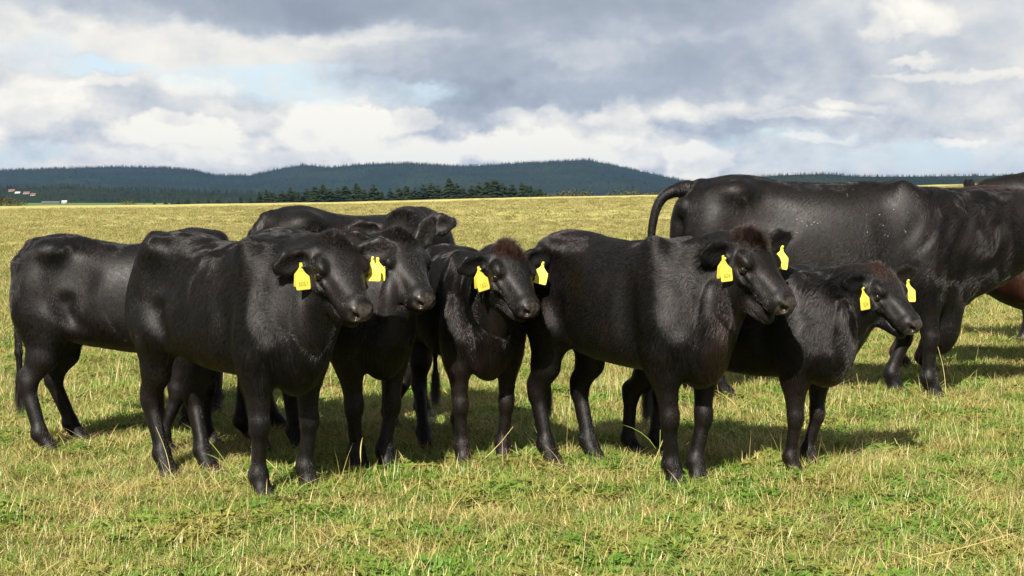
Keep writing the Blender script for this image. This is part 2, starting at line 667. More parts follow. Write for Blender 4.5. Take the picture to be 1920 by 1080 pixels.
def make_cow(name, label, cat, H, fore, hind, head, sx=1.0, deep=0.0, heading=None, group=None,
             brown=False, fur=60000, tail=None, ears=((0.0, -0.12, 0.0), (0.0, -0.12, 0.0)), tags=(None, None), mouth=0.0,
             tuft=0.04, tuft_n=2500, tuft_brown=0.0, step=0.0105, fine=0.0062, shoulder=None, seed=1, fat=1.0, legk=1.0, neckk=1.0,
             notail=False, zg=0.0, bodyshift=0.0, brisket=0.02, folds=0.0, drop=0.0, flecks=0, bleach=.15):
    """fore/hind: two world points each (cow's left, right). head: (poll world point, yaw, pitch, roll):
    yaw 0 looks at the camera, positive to the picture's right; pitch: how far the nose drops."""
    rng = np.random.default_rng(seed)
    fore = [np.asarray(p, float) for p in fore]
    hind = [np.asarray(p, float) for p in hind]
    fm, hm = (fore[0] + fore[1]) / 2, (hind[0] + hind[1]) / 2
    hd = unit((fm - hm)[:2]) if heading is None else np.array([math.cos(heading), math.sin(heading)])
    sh = fm[:2] if shoulder is None else np.asarray(shoulder[:2], float)
    sh = sh + hd * bodyshift
    rz = math.atan2(hd[1], hd[0])
    XS, XH = 0.38 * sx, -0.44 * sx                      # shoulder and hip stations in units of H
    org = np.array([sh[0] - hd[0] * XS * H, sh[1] - hd[1] * XS * H, zg])
    c_, s_ = math.cos(rz), math.sin(rz)

    def loc(p):
        d = np.asarray(p, float) - org
        return np.array([d[0] * c_ + d[1] * s_, -d[0] * s_ + d[1] * c_, d[2]]) / H

    def ldir(v):
        v = np.asarray(v, float)
        return np.array([v[0] * c_ + v[1] * s_, -v[0] * s_ + v[1] * c_, v[2]])

    F = [loc(p) for p in fore]
    B = [loc(p) for p in hind]
    poll = loc(head[0])
    yaw, pit, roll = (R(a) for a in head[1:4])
    hl = 0.388 if len(head) < 5 else head[4]
    fw = np.array([math.sin(yaw) * math.cos(pit), -math.cos(yaw) * math.cos(pit), -math.sin(pit)])
    hz = np.array([math.sin(yaw), -math.cos(yaw), 0])
    sd = np.cross(np.array([0, 0, 1.0]), hz)            # animal's own left
    uw = unit(np.cross(fw, sd))
    if uw.dot(np.array([0, 0, 1.0]) + hz) < 0:
        uw = -uw
    sdr = sd * math.cos(roll) + uw * math.sin(roll)
    uwr = uw * math.cos(roll) - sd * math.sin(roll)
    f, u, s = ldir(fw), ldir(uwr), ldir(sdr)

    KA = .90

    def hp(a, b, c=0.0):
        """head point: a along the face, b above the face line, c to the animal's left"""
        return poll + (f * a * KA + u * b + s * c) * (hl / 0.40)
    q = hl / 0.40
    # (heads are short and broad: KA shortens the face only)

    muzzle = hp(.40, -.06)
    ear_tip = []
    hb_lo = np.minimum.reduce([hp(-.04, 0, .1), hp(-.04, 0, -.1), muzzle, hp(.1, -.2), hp(.0, .02, 0)]) - .05
    hb_hi = np.maximum.reduce([hp(-.04, 0, .1), hp(-.04, 0, -.1), muzzle, hp(.1, -.2), hp(.0, .02, 0)]) + .05
    for i, sg in enumerate((1, -1)):
        ea = ears[i]
        base = hp(.030, -.062, sg * .098)
        d = unit(s * sg * 1.0 + f * ea[0] + u * (-0.18 + ea[2]) + np.array([0, 0, 1.0]) * ea[1])
        ear_tip.append((base, d))
        for t in (0, .2):
            hb_lo = np.minimum(hb_lo, base + d * t - .05)
            hb_hi = np.maximum(hb_hi, base + d * t + .05)
    st, fn_ = step / H, fine / H
    allp = np.array(F + B + [hb_lo, hb_hi, [XH - .24, -.3, 0], [XS + .25, .3, 1.08]])
    lo = allp.min(0) - .08
    hi = allp.max(0) + .08
    lo[2] = -0.03
    fld = Field(axis_grid(lo[0], hi[0], hb_lo[0], hb_hi[0], st, fn_), axis_grid(lo[1], hi[1], hb_lo[1], hb_hi[1], st, fn_),
                axis_grid(lo[2], hi[2], hb_lo[2], hb_hi[2], st, fn_))
    # --- trunk
    xk = np.array([-.555, -.52, -.45, -.34, -.18, 0.0, .16, .30, .42, .50, .55]) * sx
    top = [.92, .985, 1.01, 1.02, .995, .98, .985, .99, .955, .90, .84]
    mid = [.76, .76, .74, .71, .68, .66, .66, .67, .68, .68, .68]
    bot = np.array([.66, .57, .52, .505, .47, .445, .435, .44, .455, .48, .54]) - np.array([0, 0, .3, .7, 1, 1, 1, 1, .8, .6, .3]) * deep
    wid = np.array([.06, .12, .165, .185, .212, .228, .218, .190, .165, .13, .08]) * fat
    fld.loft(xk, top, mid, bot, wid, k=.02)
    X = lambda x: x * sx
    for sg in (1, -1):
        fld.blob((X(-.36), sg * .145 * fat, .945), (.060, .045, .040), k=.09)                    # hooks
        fld.blob((X(-.55), sg * .08, .88), (.04, .035, .045), k=.05)                    # pins
        fld.blob((X(.33), sg * .105 * fat, .80), (.075, .055, .20), f=(1, 0, .25), k=.08)        # shoulder blade
        fld.blob((X(.40), sg * .128 * fat, .65), (.10, .055, .11), k=.08)                       # point of shoulder
        # hind quarter
        fld.blob((X(-.44), sg * .105 * fat, .77), (.13, .080, .20), f=(1, 0, -.15), k=.05)
        fld.blob((X(-.43), sg * .112 * fat, .62), (.105, .068, .13), f=(1, 0, -.2), k=.05)
    fld.blob((X(.46), 0, .535 - deep * .5 - brisket), (.10, .075, .11 + brisket * .6), k=.06)                            # brisket
    # --- legs
    for i, sg in enumerate((1, -1)):
        ft = F[i]
        el = np.array([X(.37), sg * .128, .56])
        d = ft[:2] - el[:2]
        kn = np.array([*(el[:2] + d * .55), .29 * legk]) + np.array([.012, 0, 0])
        fe = np.array([*(el[:2] + d * .93), .10])
        fe[0] -= .008
        c = np.array([ft[0], ft[1], 0.0])
        fld.cone(el + [0, 0, .08], (el + kn) / 2 + [.0, 0, .04], (.066, .100), (.048, .066), up=(1, 0, 0), k=.05)
        fld.cone((el + kn) / 2 + [.0, 0, .04], kn + [0, 0, .03], (.048, .066), (.034, .038), up=(1, 0, 0), k=.03)
        fld.blob(kn + [.004, 0, 0], (.040, .038, .050), k=.022)
        fld.cone(kn - [0, 0, .03], fe + [0, 0, .02], (.029, .031), (.027, .029), up=(1, 0, 0), k=.02)
        fld.blob(fe, (.039, .039, .040), k=.020)
        hd2 = unit([1, 0, 0])
        fld.cone(fe, c + [.012, 0, .045], .033, .037, k=.012)
        for e in (1, -1):
            fld.cone(c + [.022, e * .018, .034], c + [.038, e * .020, .006], (.022, .030), (.024, .040), up=(1, 0, 0), k=.006)
        # hind
        ft = B[i]
        hipx = X(-.44)
        d = ft[:2] - np.array([hipx, sg * .115])
        stf = np.array([X(-.345) + d[0] * .15, sg * .135 * fat, .575])
        hk = np.array([hipx - .075 + d[0] * .62, sg * .115 + d[1] * .6, .335])
        fe = np.array([ft[0] - .035, ft[1], .10])
        c = np.array([ft[0], ft[1], 0.0])
        fld.cone(stf + [-.03, 0, .05], stf * .45 + hk * .55, (.075, .105), (.048, .070), up=(1, 0, 0), k=.05)
        fld.cone(stf * .45 + hk * .55, hk + [.008, 0, .01], (.048, .070), (.034, .046), up=(1, 0, 0), k=.03)
        fld.cone(hk + [-.012, 0, .045], hk + [-.028, 0, .03], .022, .022, k=.03)
        fld.blob(hk + [0, 0, -.012], (.046, .037, .052), k=.022)
        fld.cone(hk - [0, 0, .03], fe + [0, 0, .02], (.031, .038), (.027, .032), up=(1, 0, 0), k=.02)
        fld.blob(fe, (.040, .039, .040), k=.020)
        fld.cone(fe, c + [.010, 0, .045], .033, .037, k=.012)
        for e in (1, -1):
            fld.cone(c + [.020, e * .018, .034], c + [.034, e * .020, .006], (.022, .030), (.024, .040), up=(1, 0, 0), k=.006)
    # hollows: before the hip, behind the shoulder, neck to shoulder
    for sg in (1, -1):
        fld.blob((X(-.235), sg * .245 * fat, .83), (.085, .044, .080), k=.09, carve=True)
        fld.cone((X(.225), sg * .245 * fat, .84), (X(.245), sg * .225 * fat, .54), (.026, .026), (.026, .026), k=.07, carve=True)
        fld.cone((X(-.27), sg * .215 * fat, .70), (X(-.235), sg * .205 * fat, .58), (.035, .035), (.030, .030), k=.06, carve=True)
        fld.cone((X(.46), sg * .195, .90), (X(.535), sg * .175, .66), (.028, .028), (.028, .028), k=.07, carve=True)
        # muscle of the forearm and the thigh
        fld.blob((X(.37), sg * .150, .55), (.070, .040, .085), k=.04)
        fld.blob((X(-.47), sg * .150 * fat, .72), (.075, .045, .13), f=(1, 0, -.25), k=.05)
    # flank fold
    for sg in (1, -1):
        fld.cone((X(-.33), sg * .13, .60), (X(-.20), sg * .14, .545 - deep), (.03, .03), (.02, .02), k=.06)
    # --- neck
    n0 = np.array([X(.34), 0, .755 - drop])
    n3 = hp(.06, -.075) - u * .02
    side = n3[1]
    dirn = unit(n3 - n0)
    L = np.linalg.norm(n3 - n0)
    t0 = unit(np.array([.85, 0, .10]) + dirn * .5)
    t3 = unit(f * .55 + u * .9 + dirn * .5)
    n1 = n0 + t0 * L * .38
    n2 = n3 - t3 * L * .28
    pts = []
    for t in np.linspace(0, 1, 8):
        pts.append((1 - t) ** 3 * n0 + 3 * (1 - t) ** 2 * t * n1 + 3 * (1 - t) * t * t * n2 + t ** 3 * n3)
    rads = [(.13 * fat, .22), (.125 * fat, .215), (.122, .20), (.118, .185), (.112, .17), (.108, .155), (.10, .14), (.092, .105)]
    rads = [(a * neckk, b * neckk) for a, b in rads]
    fld.chain(pts, rads, k=.04)
    thr = hp(.05, -.175)
    mid_ = (thr + np.array([X(.48), 0, .58])) / 2 + np.array([0, 0, -.015 - brisket * .3])
    fld.cone(thr, mid_, (.050, .06), (.045, .085), k=.08)      # throat and dewlap
    fld.cone(mid_, (X(.48), 0, .56 - brisket * .5), (.045, .085), (.06, .11), k=.08)
    # --- head
    fld.blob(hp(.090, -.090), (.110 * q, .116 * q, .085 * q), f=f, u=u, k=.03)
    fld.cone(hp(.045, -.055), hp(-.022, -.034), (.066 * q, .048 * q), (.034 * q, .032 * q), up=u, k=.04)          # peaked poll
    fld.cone(hp(.10, -.062), hp(.31, -.058), (.094 * q, .058 * q), (.050 * q, .044 * q), up=u, k=.03)
    fld.cone(hp(.12, -.12), hp(.31, -.095), (.072 * q, .070 * q), (.054 * q, .044 * q), up=u, k=.03)
    jd = mouth * .05
    for sg in (1, -1):
        fld.blob(hp(.118, -.036, sg * .096), (.040 * q, .022 * q, .022 * q), f=f, u=u, k=.022)   # brow
        fld.blob(hp(.165, -.094, sg * .097), (.040 * q, .018 * q, .022 * q), f=f, u=u, k=.022)    # below the eye
        fld.cone(hp(.19, -.085, sg * .076), hp(.28, -.095, sg * .054), .016 * q, .012 * q, k=.03)
        fld.blob(hp(.105, -.160, sg * .066), (.085 * q, .040 * q, .078 * q), f=f, u=u, k=.035)    # cheek
        fld.blob(hp(.070, -.195, sg * .045), (.055 * q, .032 * q, .050 * q), f=f, u=u, k=.035)    # jaw angle
        fld.cone(hp(.12, -.205, sg * .036), hp(.30, -.142 - jd, sg * .026), (.030 * q, .034 * q), (.028 * q, .030 * q), up=u, k=.03)
        fld.blob(hp(.330, -.090, sg * .036), (.042 * q, .027 * q, .036 * q), f=f, u=u, k=.02)      # upper lip
    fld.blob(hp(.335, -.064), (.046 * q, .060 * q, .046 * q), f=f, u=u, k=.022)                    # muzzle
    fld.cone(hp(.360, -.064, .019), hp(.360, -.064, -.019), .036 * q, .036 * q, up=u, k=.010)         # nose pad
    fld.blob(hp(.364, -.082), (.020 * q, .032 * q, .030 * q), f=f, u=u, k=.012)
    fld.blob(hp(.318, -.140 - jd), (.044 * q, .042 * q, .030 * q), f=f, u=u, k=.012)            # lower lip
    if mouth > 0:
        fld.cone(hp(.295, -.120, 0), hp(.40, -.120 - jd * .35, 0), (.055 * q, .005 + jd * .2), (.075 * q, .006 + jd * .35), up=u, k=.008, carve=True)
    else:
        fld.cone(hp(.285, -.124, 0), hp(.40, -.114, 0), (.085 * q, .004), (.085 * q, .006), up=u, k=.008, carve=True)
    for sg in (1, -1):
        fld.blob(hp(.390, -.060, sg * .033), (.024 * q, .015 * q, .017 * q), f=f + s * sg * .9, u=u, k=.005, carve=True)
        fld.cone(hp(.382, -.056, sg * .042), hp(.364, -.042, sg * .060), .013 * q, .008 * q, k=.006, carve=True)
        fld.blob(hp(.146, -.066, sg * .123), (.029 * q, .016 * q, .017 * q), f=f - u * .35, u=u, k=.008, carve=True)   # eye socket
        fld.cone(hp(.168, -.078, sg * .114), hp(.21, -.090, sg * .092), .010 * q, .005 * q, k=.012, carve=True)
    # --- ears
    ear_axes = []
    for i, sg in enumerate((1, -1)):
        base, d = ear_tip[i]
        # the ear's opening looks forwards and a little down
        op = unit(u * .8 + f * .55 + np.array([0, 0, -.15]))
        op = unit(op - d * op.dot(d))
        w = np.cross(d, op)
        ear_axes.append((base, d, op, w))
        z_ = .90
        fld.cone(base - d * .02, base + d * .045, (.034, .030), (.040, .022), up=op, k=.02)
        fld.cone(base + d * .045, base + d * .105 * z_, (.042, .020), (.050, .014), up=op, k=.012)
        fld.cone(base + d * .105 * z_, base + d * .160 * z_, (.050, .014), (.024, .010), up=op, k=.012)
        fld.cone(base + d * .045 + op * .022, base + d * .135 * z_ + op * .018, (.025, .016), (.027, .012), up=op, k=.010, carve=True)
    # --- tail
    if not notail:
        if tail is None:
            tp = [(X(-.52), 0, .965), (X(-.565), 0, .925), (X(-.595), .0, .80), (X(-.60), .005, .62), (X(-.60), .01, .46), (X(-.595), .01, .34)]
        else:
            tp = [(X(-.54), 0, .965)] + [loc(p) for p in tail]
            kk = np.arange(len(tp))
            ks = np.linspace(0, len(tp) - 1, 26)
            tp = list(smooth_path(np.array(tp), ks))
        rt_ = ([.034, .026, .020, .017, .015, .014, .013, .012] if tail is None else [.034, .023, .018, .0165, .0155, .015, .014, .012])
        fld.chain(tp, list(np.interp(np.linspace(0, len(rt_) - 1, len(tp)), np.arange(len(rt_)), rt_)), k=.02)
    V, Q = fld.surface()
    V = smooth_mesh(V, Q, 2)
    N, fa = vnormals(V, Q)
    # muscle relief, ribs and skin folds
    am = .0050 * smoothstep(.18, .45, V[:, 2])
    rel = vnoise(V * [1, 1, .6], 5, seed) * 1.5 + vnoise(V * [1, 1, .4], 10, seed + 2) * .7
    dh = np.linalg.norm(V - hp(.18, -.08), axis=1)
    am = am * smoothstep(.16, .34, dh)
    fold_w = smoothstep(X(.22), X(.40), V[:, 0]) * smoothstep(.45, .6, V[:, 2]) * smoothstep(.20, .34, dh)
    ph = (V[:, 0] * 1.0 - V[:, 2] * .35) * 62 + vnoise(V, 5, seed + 9) * 5
    fold = np.sin(ph) * vnoise(V, 4, seed + 5)
    V = V + N * (am * rel + .0024 * (1 + folds) * fold_w * fold)[:, None]
    N, fa = vnormals(V, Q)
    # masks
    hc = V - poll
    a_ = hc @ f / q / KA
    b_ = hc @ u / q
    c2 = hc @ s / q
    near = (np.abs(c2) < .12) & (a_ > -.1) & (a_ < .5) & (np.abs(b_ + .07) < .12)
    nose = smoothstep(.352, .366, a_ + (b_ + .07) * .15 - np.abs(c2) * .15) * near * smoothstep(-.125, -.110, b_)
    hoof = smoothstep(.05, .04, V[:, 2])
    topm = smoothstep(.09, .0, np.linalg.norm(hc, axis=1) - .02) * tuft_brown
    ob = empty(name, org, rz)
    tag(ob, label, cat, group)
    hide = MAT['coat_brown'] if brown else MAT['coat']
    fm_ = MAT['fur_brown'] if brown else MAT['fur']
    body = mesh_obj('body', V * H, Q, hide, ob)
    ca = body.data.attributes.new('skin', 'FLOAT_COLOR', 'POINT')
    ca.data.foreach_set('color', np.stack([nose, hoof, topm, np.ones(len(V))], 1).astype(np.float32).ravel())
    # --- eyes
    for sg in (1, -1):
        c = hp(.146, -.066, sg * .1015) * H
        r = .0195 * H * q
        vs, fs = [], []
        nu, nv = 14, 10
        for iv in range(nv + 1):
            th = math.pi * iv / nv
            for iu in range(nu):
                a = 2 * math.pi * iu / nu
                vs.append(c + r * np.array([math.sin(th) * math.cos(a), math.sin(th) * math.sin(a), math.cos(th)]))
        for iv in range(nv):
            for iu in range(nu):
                fs.append((iv * nu + iu, (iv + 1) * nu + iu, (iv + 1) * nu + (iu + 1) % nu, iv * nu + (iu + 1) % nu))
        mesh_obj('eye', vs, fs, MAT['eye'], ob)
    # --- coat of short hair
    fur = int(fur * 1.5)
    topm_f = lambda p: .8 * tuft_brown * smoothstep(.13, .03, np.linalg.norm(p - poll, axis=1))
    if fur:
        pr = fa / fa.sum()
        fi = rng.choice(len(Q), fur, p=pr)
        w = rng.random((fur, 2))
        A, Bq, C, D4 = (V[Q[fi, j]] for j in range(4))
        rt = (A * (1 - w[:, :1]) + Bq * w[:, :1]) * (1 - w[:, 1:]) + (D4 * (1 - w[:, :1]) + C * w[:, :1]) * w[:, 1:]
        nn = N[Q[fi, 0]] + N[Q[fi, 2]]
        nn /= np.linalg.norm(nn, axis=1)[:, None]
        hc = rt - poll
        a_ = hc @ f / q / KA
        b_ = hc @ u / q
        c2 = hc @ s / q
        onhead = smoothstep(.32, .22, np.linalg.norm(rt - hp(.18, -.08), axis=1))
        flow = np.tile(np.array([-.55, 0, -.75]), (fur, 1))
        flow[:, 2] -= smoothstep(.6, .4, rt[:, 2]) * 1.5
        flow = flow * (1 - onhead)[:, None] + (-f)[None] * onhead[:, None]
        flow += np.stack([vnoise(rt, 3.2, seed + i) for i in (11, 12, 13)], 1) * .7 + np.stack([vnoise(rt, 11, seed + i) for i in (14, 15, 16)], 1) * .35
        flow += np.stack([vnoise(rt * [1, 1, .4], 26, seed + i) for i in (17, 18, 19)], 1) * .42 * (1 - onhead)[:, None]
        flow -= nn * np.sum(flow * nn, 1)[:, None]
        flow /= np.maximum(np.linalg.norm(flow, axis=1), 1e-6)[:, None]
        keep = ~((a_ > .348) & (np.abs(c2) < .1) & (np.abs(b_ + .07) < .1)) & (rt[:, 2] > .05)
        for sg in (1, -1):
            keep &= np.linalg.norm(rt - hp(.148, -.066, sg * .112), axis=1) > .028
        ln = .014 + .010 * smoothstep(.0, .5, vnoise(rt, 4, seed + 20)) + .012 * smoothstep(.2, .45, rt[:, 0] / sx) * (1 - onhead)
        ln *= (1 - .55 * onhead) * (1 - .6 * smoothstep(.55, .38, rt[:, 2]))
        for (base, d, op, w_) in ear_axes:
            de = rt - base
            al = de @ d
            on = (al > .03) & (al < .2) & (np.linalg.norm(de - al[:, None] * d, axis=1) < .07)
            flow[on] = d
            ln[on] *= 1.4
        jit = rng.normal(size=(fur, 3)) * .075
        dr = flow * .95 + nn * (.17 + .07 * rng.random((fur, 1))) + jit
        bend = -nn * .15 + np.array([0, 0, -.10])
        ln = ln * rng.uniform(.7, 1.25, fur)
        if brown:
            hair_curves('fur', (rt * H)[keep], dr[keep], (ln * H)[keep], bend[keep], .00042, MAT['fur_brown'], ob)
        else:
            # sun bleached patches: chest, neck ridge, thighs
            bl = vnoise(rt, 3.0, seed + 50) * .6 + vnoise(rt, 9, seed + 51) * .35 + (bleach * smoothstep(.75, .45, rt[:, 2]) * smoothstep(.1, .35, rt[:, 0]) if bleach > 0 else bleach) + rng.normal(size=fur) * .12
            bl = bl + topm_f(rt)
            m1 = keep & (bl <= .42)
            m2 = keep & (bl > .42)
            hair_curves('fur', (rt * H)[m1], dr[m1], (ln * H)[m1], bend[m1], .00042, MAT['fur'], ob)
            if m2.sum() > 50:
                hair_curves('faded_fur', (rt * H)[m2], dr[m2], (ln * H)[m2], bend[m2], .00042, MAT['fur_faded'], ob)
    if tuft_n:
        # long hair on the poll
        m_ = int(tuft_n)
        d0 = np.linalg.norm(V - hp(.02, -.01), axis=1)
        cand = np.where((d0 < .085) & (N @ (u * .3 - f * .6 + np.array([0, 0, .6])) > .1))[0]
        if len(cand):
            ci = rng.choice(cand, m_)
            rt = V[ci] + rng.normal(size=(m_, 3)) * .004
            nn = N[ci]
            rad = rt - hp(.05, -.07)
            clump = np.stack([vnoise(rt, 45, seed + 40 + j) for j in range(3)], 1)
            dr = nn * .45 + np.array([0, 0, .65]) + rad * 5 + clump * .45 + rng.normal(size=(m_, 3)) * .20
            dr /= np.linalg.norm(dr, axis=1)[:, None]
            ln = tuft * rng.uniform(.3, 1.3, m_) * (1 - .85 * smoothstep(.01, .085, d0[ci]))
            bend = f * .20 + clump * .3 + rng.normal(size=(m_, 3)) * .15
            br = rng.random(m_) < tuft_brown * .75
            for nm, sel, mt in (('poll_tuft', ~br, MAT['fur']), ('faded_tuft', br, MAT['tuft'])):
                if sel.sum() > 20:
                    hair_curves(nm, (rt * H)[sel], dr[sel], (ln * H)[sel], bend[sel], .0005, mt, ob)
    if flecks:
        ctr = np.array([X(.10), -.2 * fat, .86])
        fv, ff = [], []
        rr_ = vnoise(V, 9, 77)
        cand = np.where((V[:, 1] < 0) & (np.abs(V[:, 0] - ctr[0]) < .30) & (V[:, 2] > .74) & (N[:, 2] < .9) & (rr_ > .30))[0]
        for ci in rng.choice(cand, flecks):
            t1_ = unit(np.cross(N[ci], rng.normal(size=3)))
            t2_ = np.cross(N[ci], t1_)
            r_ = rng.uniform(.0012, .0026)
            c = V[ci] + N[ci] * .006
            b0 = len(fv)
            fv += [(c + t1_ * r_) * H, (c + t2_ * r_ * .6) * H, (c - t1_ * r_) * H, (c - t2_ * r_ * .6) * H]
            ff.append((b0, b0 + 1, b0 + 2, b0 + 3))
        fo = mesh_obj('white_flecks', fv, ff, MAT['fleck'], ob, False)
        fo['kind'] = 'stuff'
    # --- tail switch
    if fur and not notail:
        m_ = 900
        end = np.array(tp[-1])
        rt = end + rng.normal(size=(m_, 3)) * [.008, .008, .02]
        dr = np.array([0, 0, -1.0]) + rng.normal(size=(m_, 3)) * .08
        hair_curves('tail_switch', rt * H, dr, rng.uniform(.08, .17, m_) * H, rng.normal(size=(m_, 3)) * .06, .0007, MAT['fur'], ob)
    # --- ear tags
    for i, tg in enumerate(tags):
        if tg:
            ear_tag(ob, ear_axes[i], H, tg, ldir)
    return ob


def ear_tag(ob, ax, H, tg, ldir):
    """tg: dict(face=world azimuth of the panel's normal (0 = to camera), tilt, size, text, back)"""
    base, d, op, w = ax
    p0 = (base + d * tg.get('at', .07) + op * .012) * H
    p0 = p0 + np.array([0, 0, -tg.get('drop', .028)]) + ldir((-.2, -1, 0)) * .030
    a = R(tg.get('face', 0))
    nrm = ldir((math.sin(a), -math.cos(a), tg.get('lean', -.12)))
    nrm = unit(nrm)
    dn = ldir((math.sin(R(tg.get('tilt', 0))), 0, -1))
    dn = unit(dn - nrm * dn.dot(nrm))
    sd = np.cross(dn, nrm)
    sz = tg.get('size', 1.20)
    # outline of the bottle shaped tag: (half width, distance down) in metres
    prof = [(.0045, .0), (.0060, .005), (.0052, .011), (.0065, .016), (.011, .022), (.021, .032), (.0278, .038),
            (.0288, .043), (.0295, .074), (.0290, .081), (.0260, .084), (.0, .084)]

    def panel(name, off, sgn, sh):
        vs, fs = [], []
        for th in (-.0009, .0009):
            for side in (1, -1):
                for (hw, dd) in prof:
                    cur = .006 * math.sin(dd * 24) + .06 * (hw * side) ** 2 / .03
                    p = p0 + dn * (dd * sz) + sd * (side * hw * sz) + nrm * (off + cur + th + sh * dd)
                    vs.append(p)
        n = len(prof)
        for k in range(n - 1):
            A, B_, C, D_ = k, k + 1, n + k + 1, n + k
            fs.append((A, D_, C, B_))
            fs.append((2 * n + A, 2 * n + B_, 2 * n + C, 2 * n + D_))
            fs.append((A, B_, 2 * n + B_, 2 * n + A))
            fs.append((n + A, 2 * n + n + A, 2 * n + n + B_, n + B_))
        return mesh_obj(name, vs, fs, MAT['tag'], ob, smooth=False)
    t1 = panel('ear_tag', .004, 1, .0)
    if tg.get('back'):
        p1 = p0.copy()
        p0 = p0 + sd * tg['back'][0] + dn * tg['back'][1]
        t2 = panel('ear_tag', -.016, 1, -.25)
        p0 = p1
    # stud
    vs, fs = [], []
    for k, (r, h) in enumerate(((.0, .008), (.006, .008), (.006, .003), (.0, .003))):
        for j in range(8):
            an = j * math.pi / 4
            vs.append(p0 + sd * r * math.cos(an) + dn * r * math.sin(an) + nrm * (h + .004))
    for k in range(3):
        for j in range(8):
            fs.append((k * 8 + j, (k + 1) * 8 + j, (k + 1) * 8 + (j + 1) % 8, k * 8 + (j + 1) % 8))
    mesh_obj('tag_stud', vs, fs, MAT['tag'], t1)
    if tg.get('text'):
        cu = bpy.data.curves.new('txt', 'FONT')
        cu.body = tg['text']
        cu.size = tg.get('tsize', .022) * sz
        cu.align_x = 'CENTER'
        tmp = bpy.data.objects.new('txt', cu)
        COL.objects.link(tmp)
        dg = bpy.context.evaluated_depsgraph_get()
        dg.update()
        me = bpy.data.meshes.new_from_object(tmp.evaluated_get(dg))
        bpy.data.objects.remove(tmp)
        bpy.data.curves.remove(cu)
        n = len(me.vertices)
        co = np.zeros(n * 3, dtype=np.float32)
        me.vertices.foreach_get('co', co)
        co = co.reshape(-1, 3)
        x, y = co[:, 0], co[:, 1]
        dd = tg.get('tpos', .070) * sz - y
        cur = .006 * np.sin(dd / sz * 24) + .06 * x ** 2 / .03
        pp = p0 + dn[None] * dd[:, None] + (-sd)[None] * x[:, None] + nrm[None] * (.004 + .006 * np.sin(dd / sz * 24) + .0045)[:, None]
        me.vertices.foreach_set('co', pp.astype(np.float32).ravel())
        me.materials.append(MAT['ink'])
        me.update()
        o = bpy.data.objects.new('tag_number', me)
        COL.objects.link(o)
        o.parent = t1
    return t1


# ------------------------------------------------------------------ land
CREST = 200.0
_cx = np.array([-900, 0, 300, 640, 950, 1230, 1600, 1920, 3000])
_cy = np.array([390, 387, 384, 379, 371, 366, 352, 344, 340])


def crest_z(u):
    """height of the field's far edge in the direction u = x / y"""
    px = 960 + u * FPX
    return CAM_H - (np.interp(px, _cx, _cy) - 375) * CREST / FPX


def terrain(x, y):
    x = np.asarray(x, float)
    y = np.asarray(y, float)
    d = np.maximum(y, 0.1)
    u = np.clip(x / np.maximum(d, 30), -1, 1)
    t = np.clip((d - 16) / (CREST - 16), 0, 1)
    z = crest_z(u) * (t * t * (3 - 2 * t)) ** 0.9
    z = z + smoothstep(CREST, CREST + 420, d) * (-9 - z)
    und = .02 * np.sin(x * 1.3 + 1.0) * np.sin(y * .9) + .03 * np.sin(x * .31 + .5) * np.sin(y * .27 + 1)
    return z + und * smoothstep(13, 24, d)


def ground_material():
    m, nt = material('pasture_turf')
    geo = nt.new('ShaderNodeNewGeometry')
    p = geo.outputs['Position']
    sep = nt.new('ShaderNodeSeparateXYZ', inp={0: p})
    near = nt.noise(p, 14, 6, .65)
    big = nt.noise(p, .35, 4, .55)
    fine = nt.noise(p, 2.2, 8, .75)
    st = nt.new('ShaderNodeMapping', inp={0: p, 3: (.05, .012, 1)})
    band = nt.noise(st.outputs[0], 1.0, 6, .6)
    mp2 = nt.new('ShaderNodeMapping', inp={0: p, 3: (1.0, .22, 1)})
    speck = nt.noise(mp2.outputs[0], 1.6, 8, .8)
    green = (.20, .205, .075)
    straw = (.31, .26, .11)
    soil = (.075, .060, .026)
    c = nt.mix(nt.smooth(fine, .36, .64), green, straw)
    c = nt.mix(nt.smooth(band, .46, .60), c, (.28, .255, .095))
    c = nt.mix(nt.smooth(speck, .56, .68), c, (.23, .165, .085))
    c2 = nt.mix(nt.smooth(near, .35, .6), soil, (.10, .13, .030))
    far = nt.smooth(sep.outputs[1], 18, 60)
    c = nt.mix(far, c2, c)
    b = nt.new('ShaderNodeBsdfDiffuse', inp={'Color': c, 'Roughness': 1.0})
    out_surface(nt, b.outputs[0])
    m.displacement_method = 'BUMP'
    return m


def build_ground():
    ys = np.concatenate([np.arange(-40, 0, 4), np.arange(0, 30, .35), np.arange(30, 110, 1.5), np.arange(110, 230, 4), np.geomspace(234, 30000, 60)])
    us = np.linspace(-1, 1, 150)
    U = np.sign(us) * np.abs(us) ** 1.4
    vs = []
    for y in ys:
        half = 30 + max(y, 0) * .9
        xx = U * half
        zz = terrain(xx, np.full_like(xx, y))
        if y > 4000:
            zz = zz * 0 - 9 - (y - 4000) * .004
        vs.append(np.stack([xx, np.full_like(xx, y), zz], 1))
    V = np.concatenate(vs)
    n = len(us)
    i = np.arange(len(ys) - 1)[:, None] * n + np.arange(n - 1)[None]
    i = i.ravel()
    Q = np.stack([i, i + 1, i + n + 1, i + n], 1)
    o = mesh_obj('pasture_ground', V, Q, ground_material())
    tag(o, kind='structure')


build_ground()


# ---- hills
def hill_material():
    m, nt = material('forested_hillside')
    geo = nt.new('ShaderNodeNewGeometry')
    p = geo.outputs['Position']
    a = nt.noise(p, .004, 6, .6)
    b_ = nt.noise(p, .03, 4, .6)
    c = nt.mix(nt.smooth(a, .35, .65), (.012, .020, .012), (.022, .032, .015))
    c = nt.mix(nt.smooth(b_, .55, .7), c, (.032, .040, .018))
    b = nt.new('ShaderNodeBsdfDiffuse', inp={'Color': c})
    out_surface(nt, b.outputs[0])
    return m


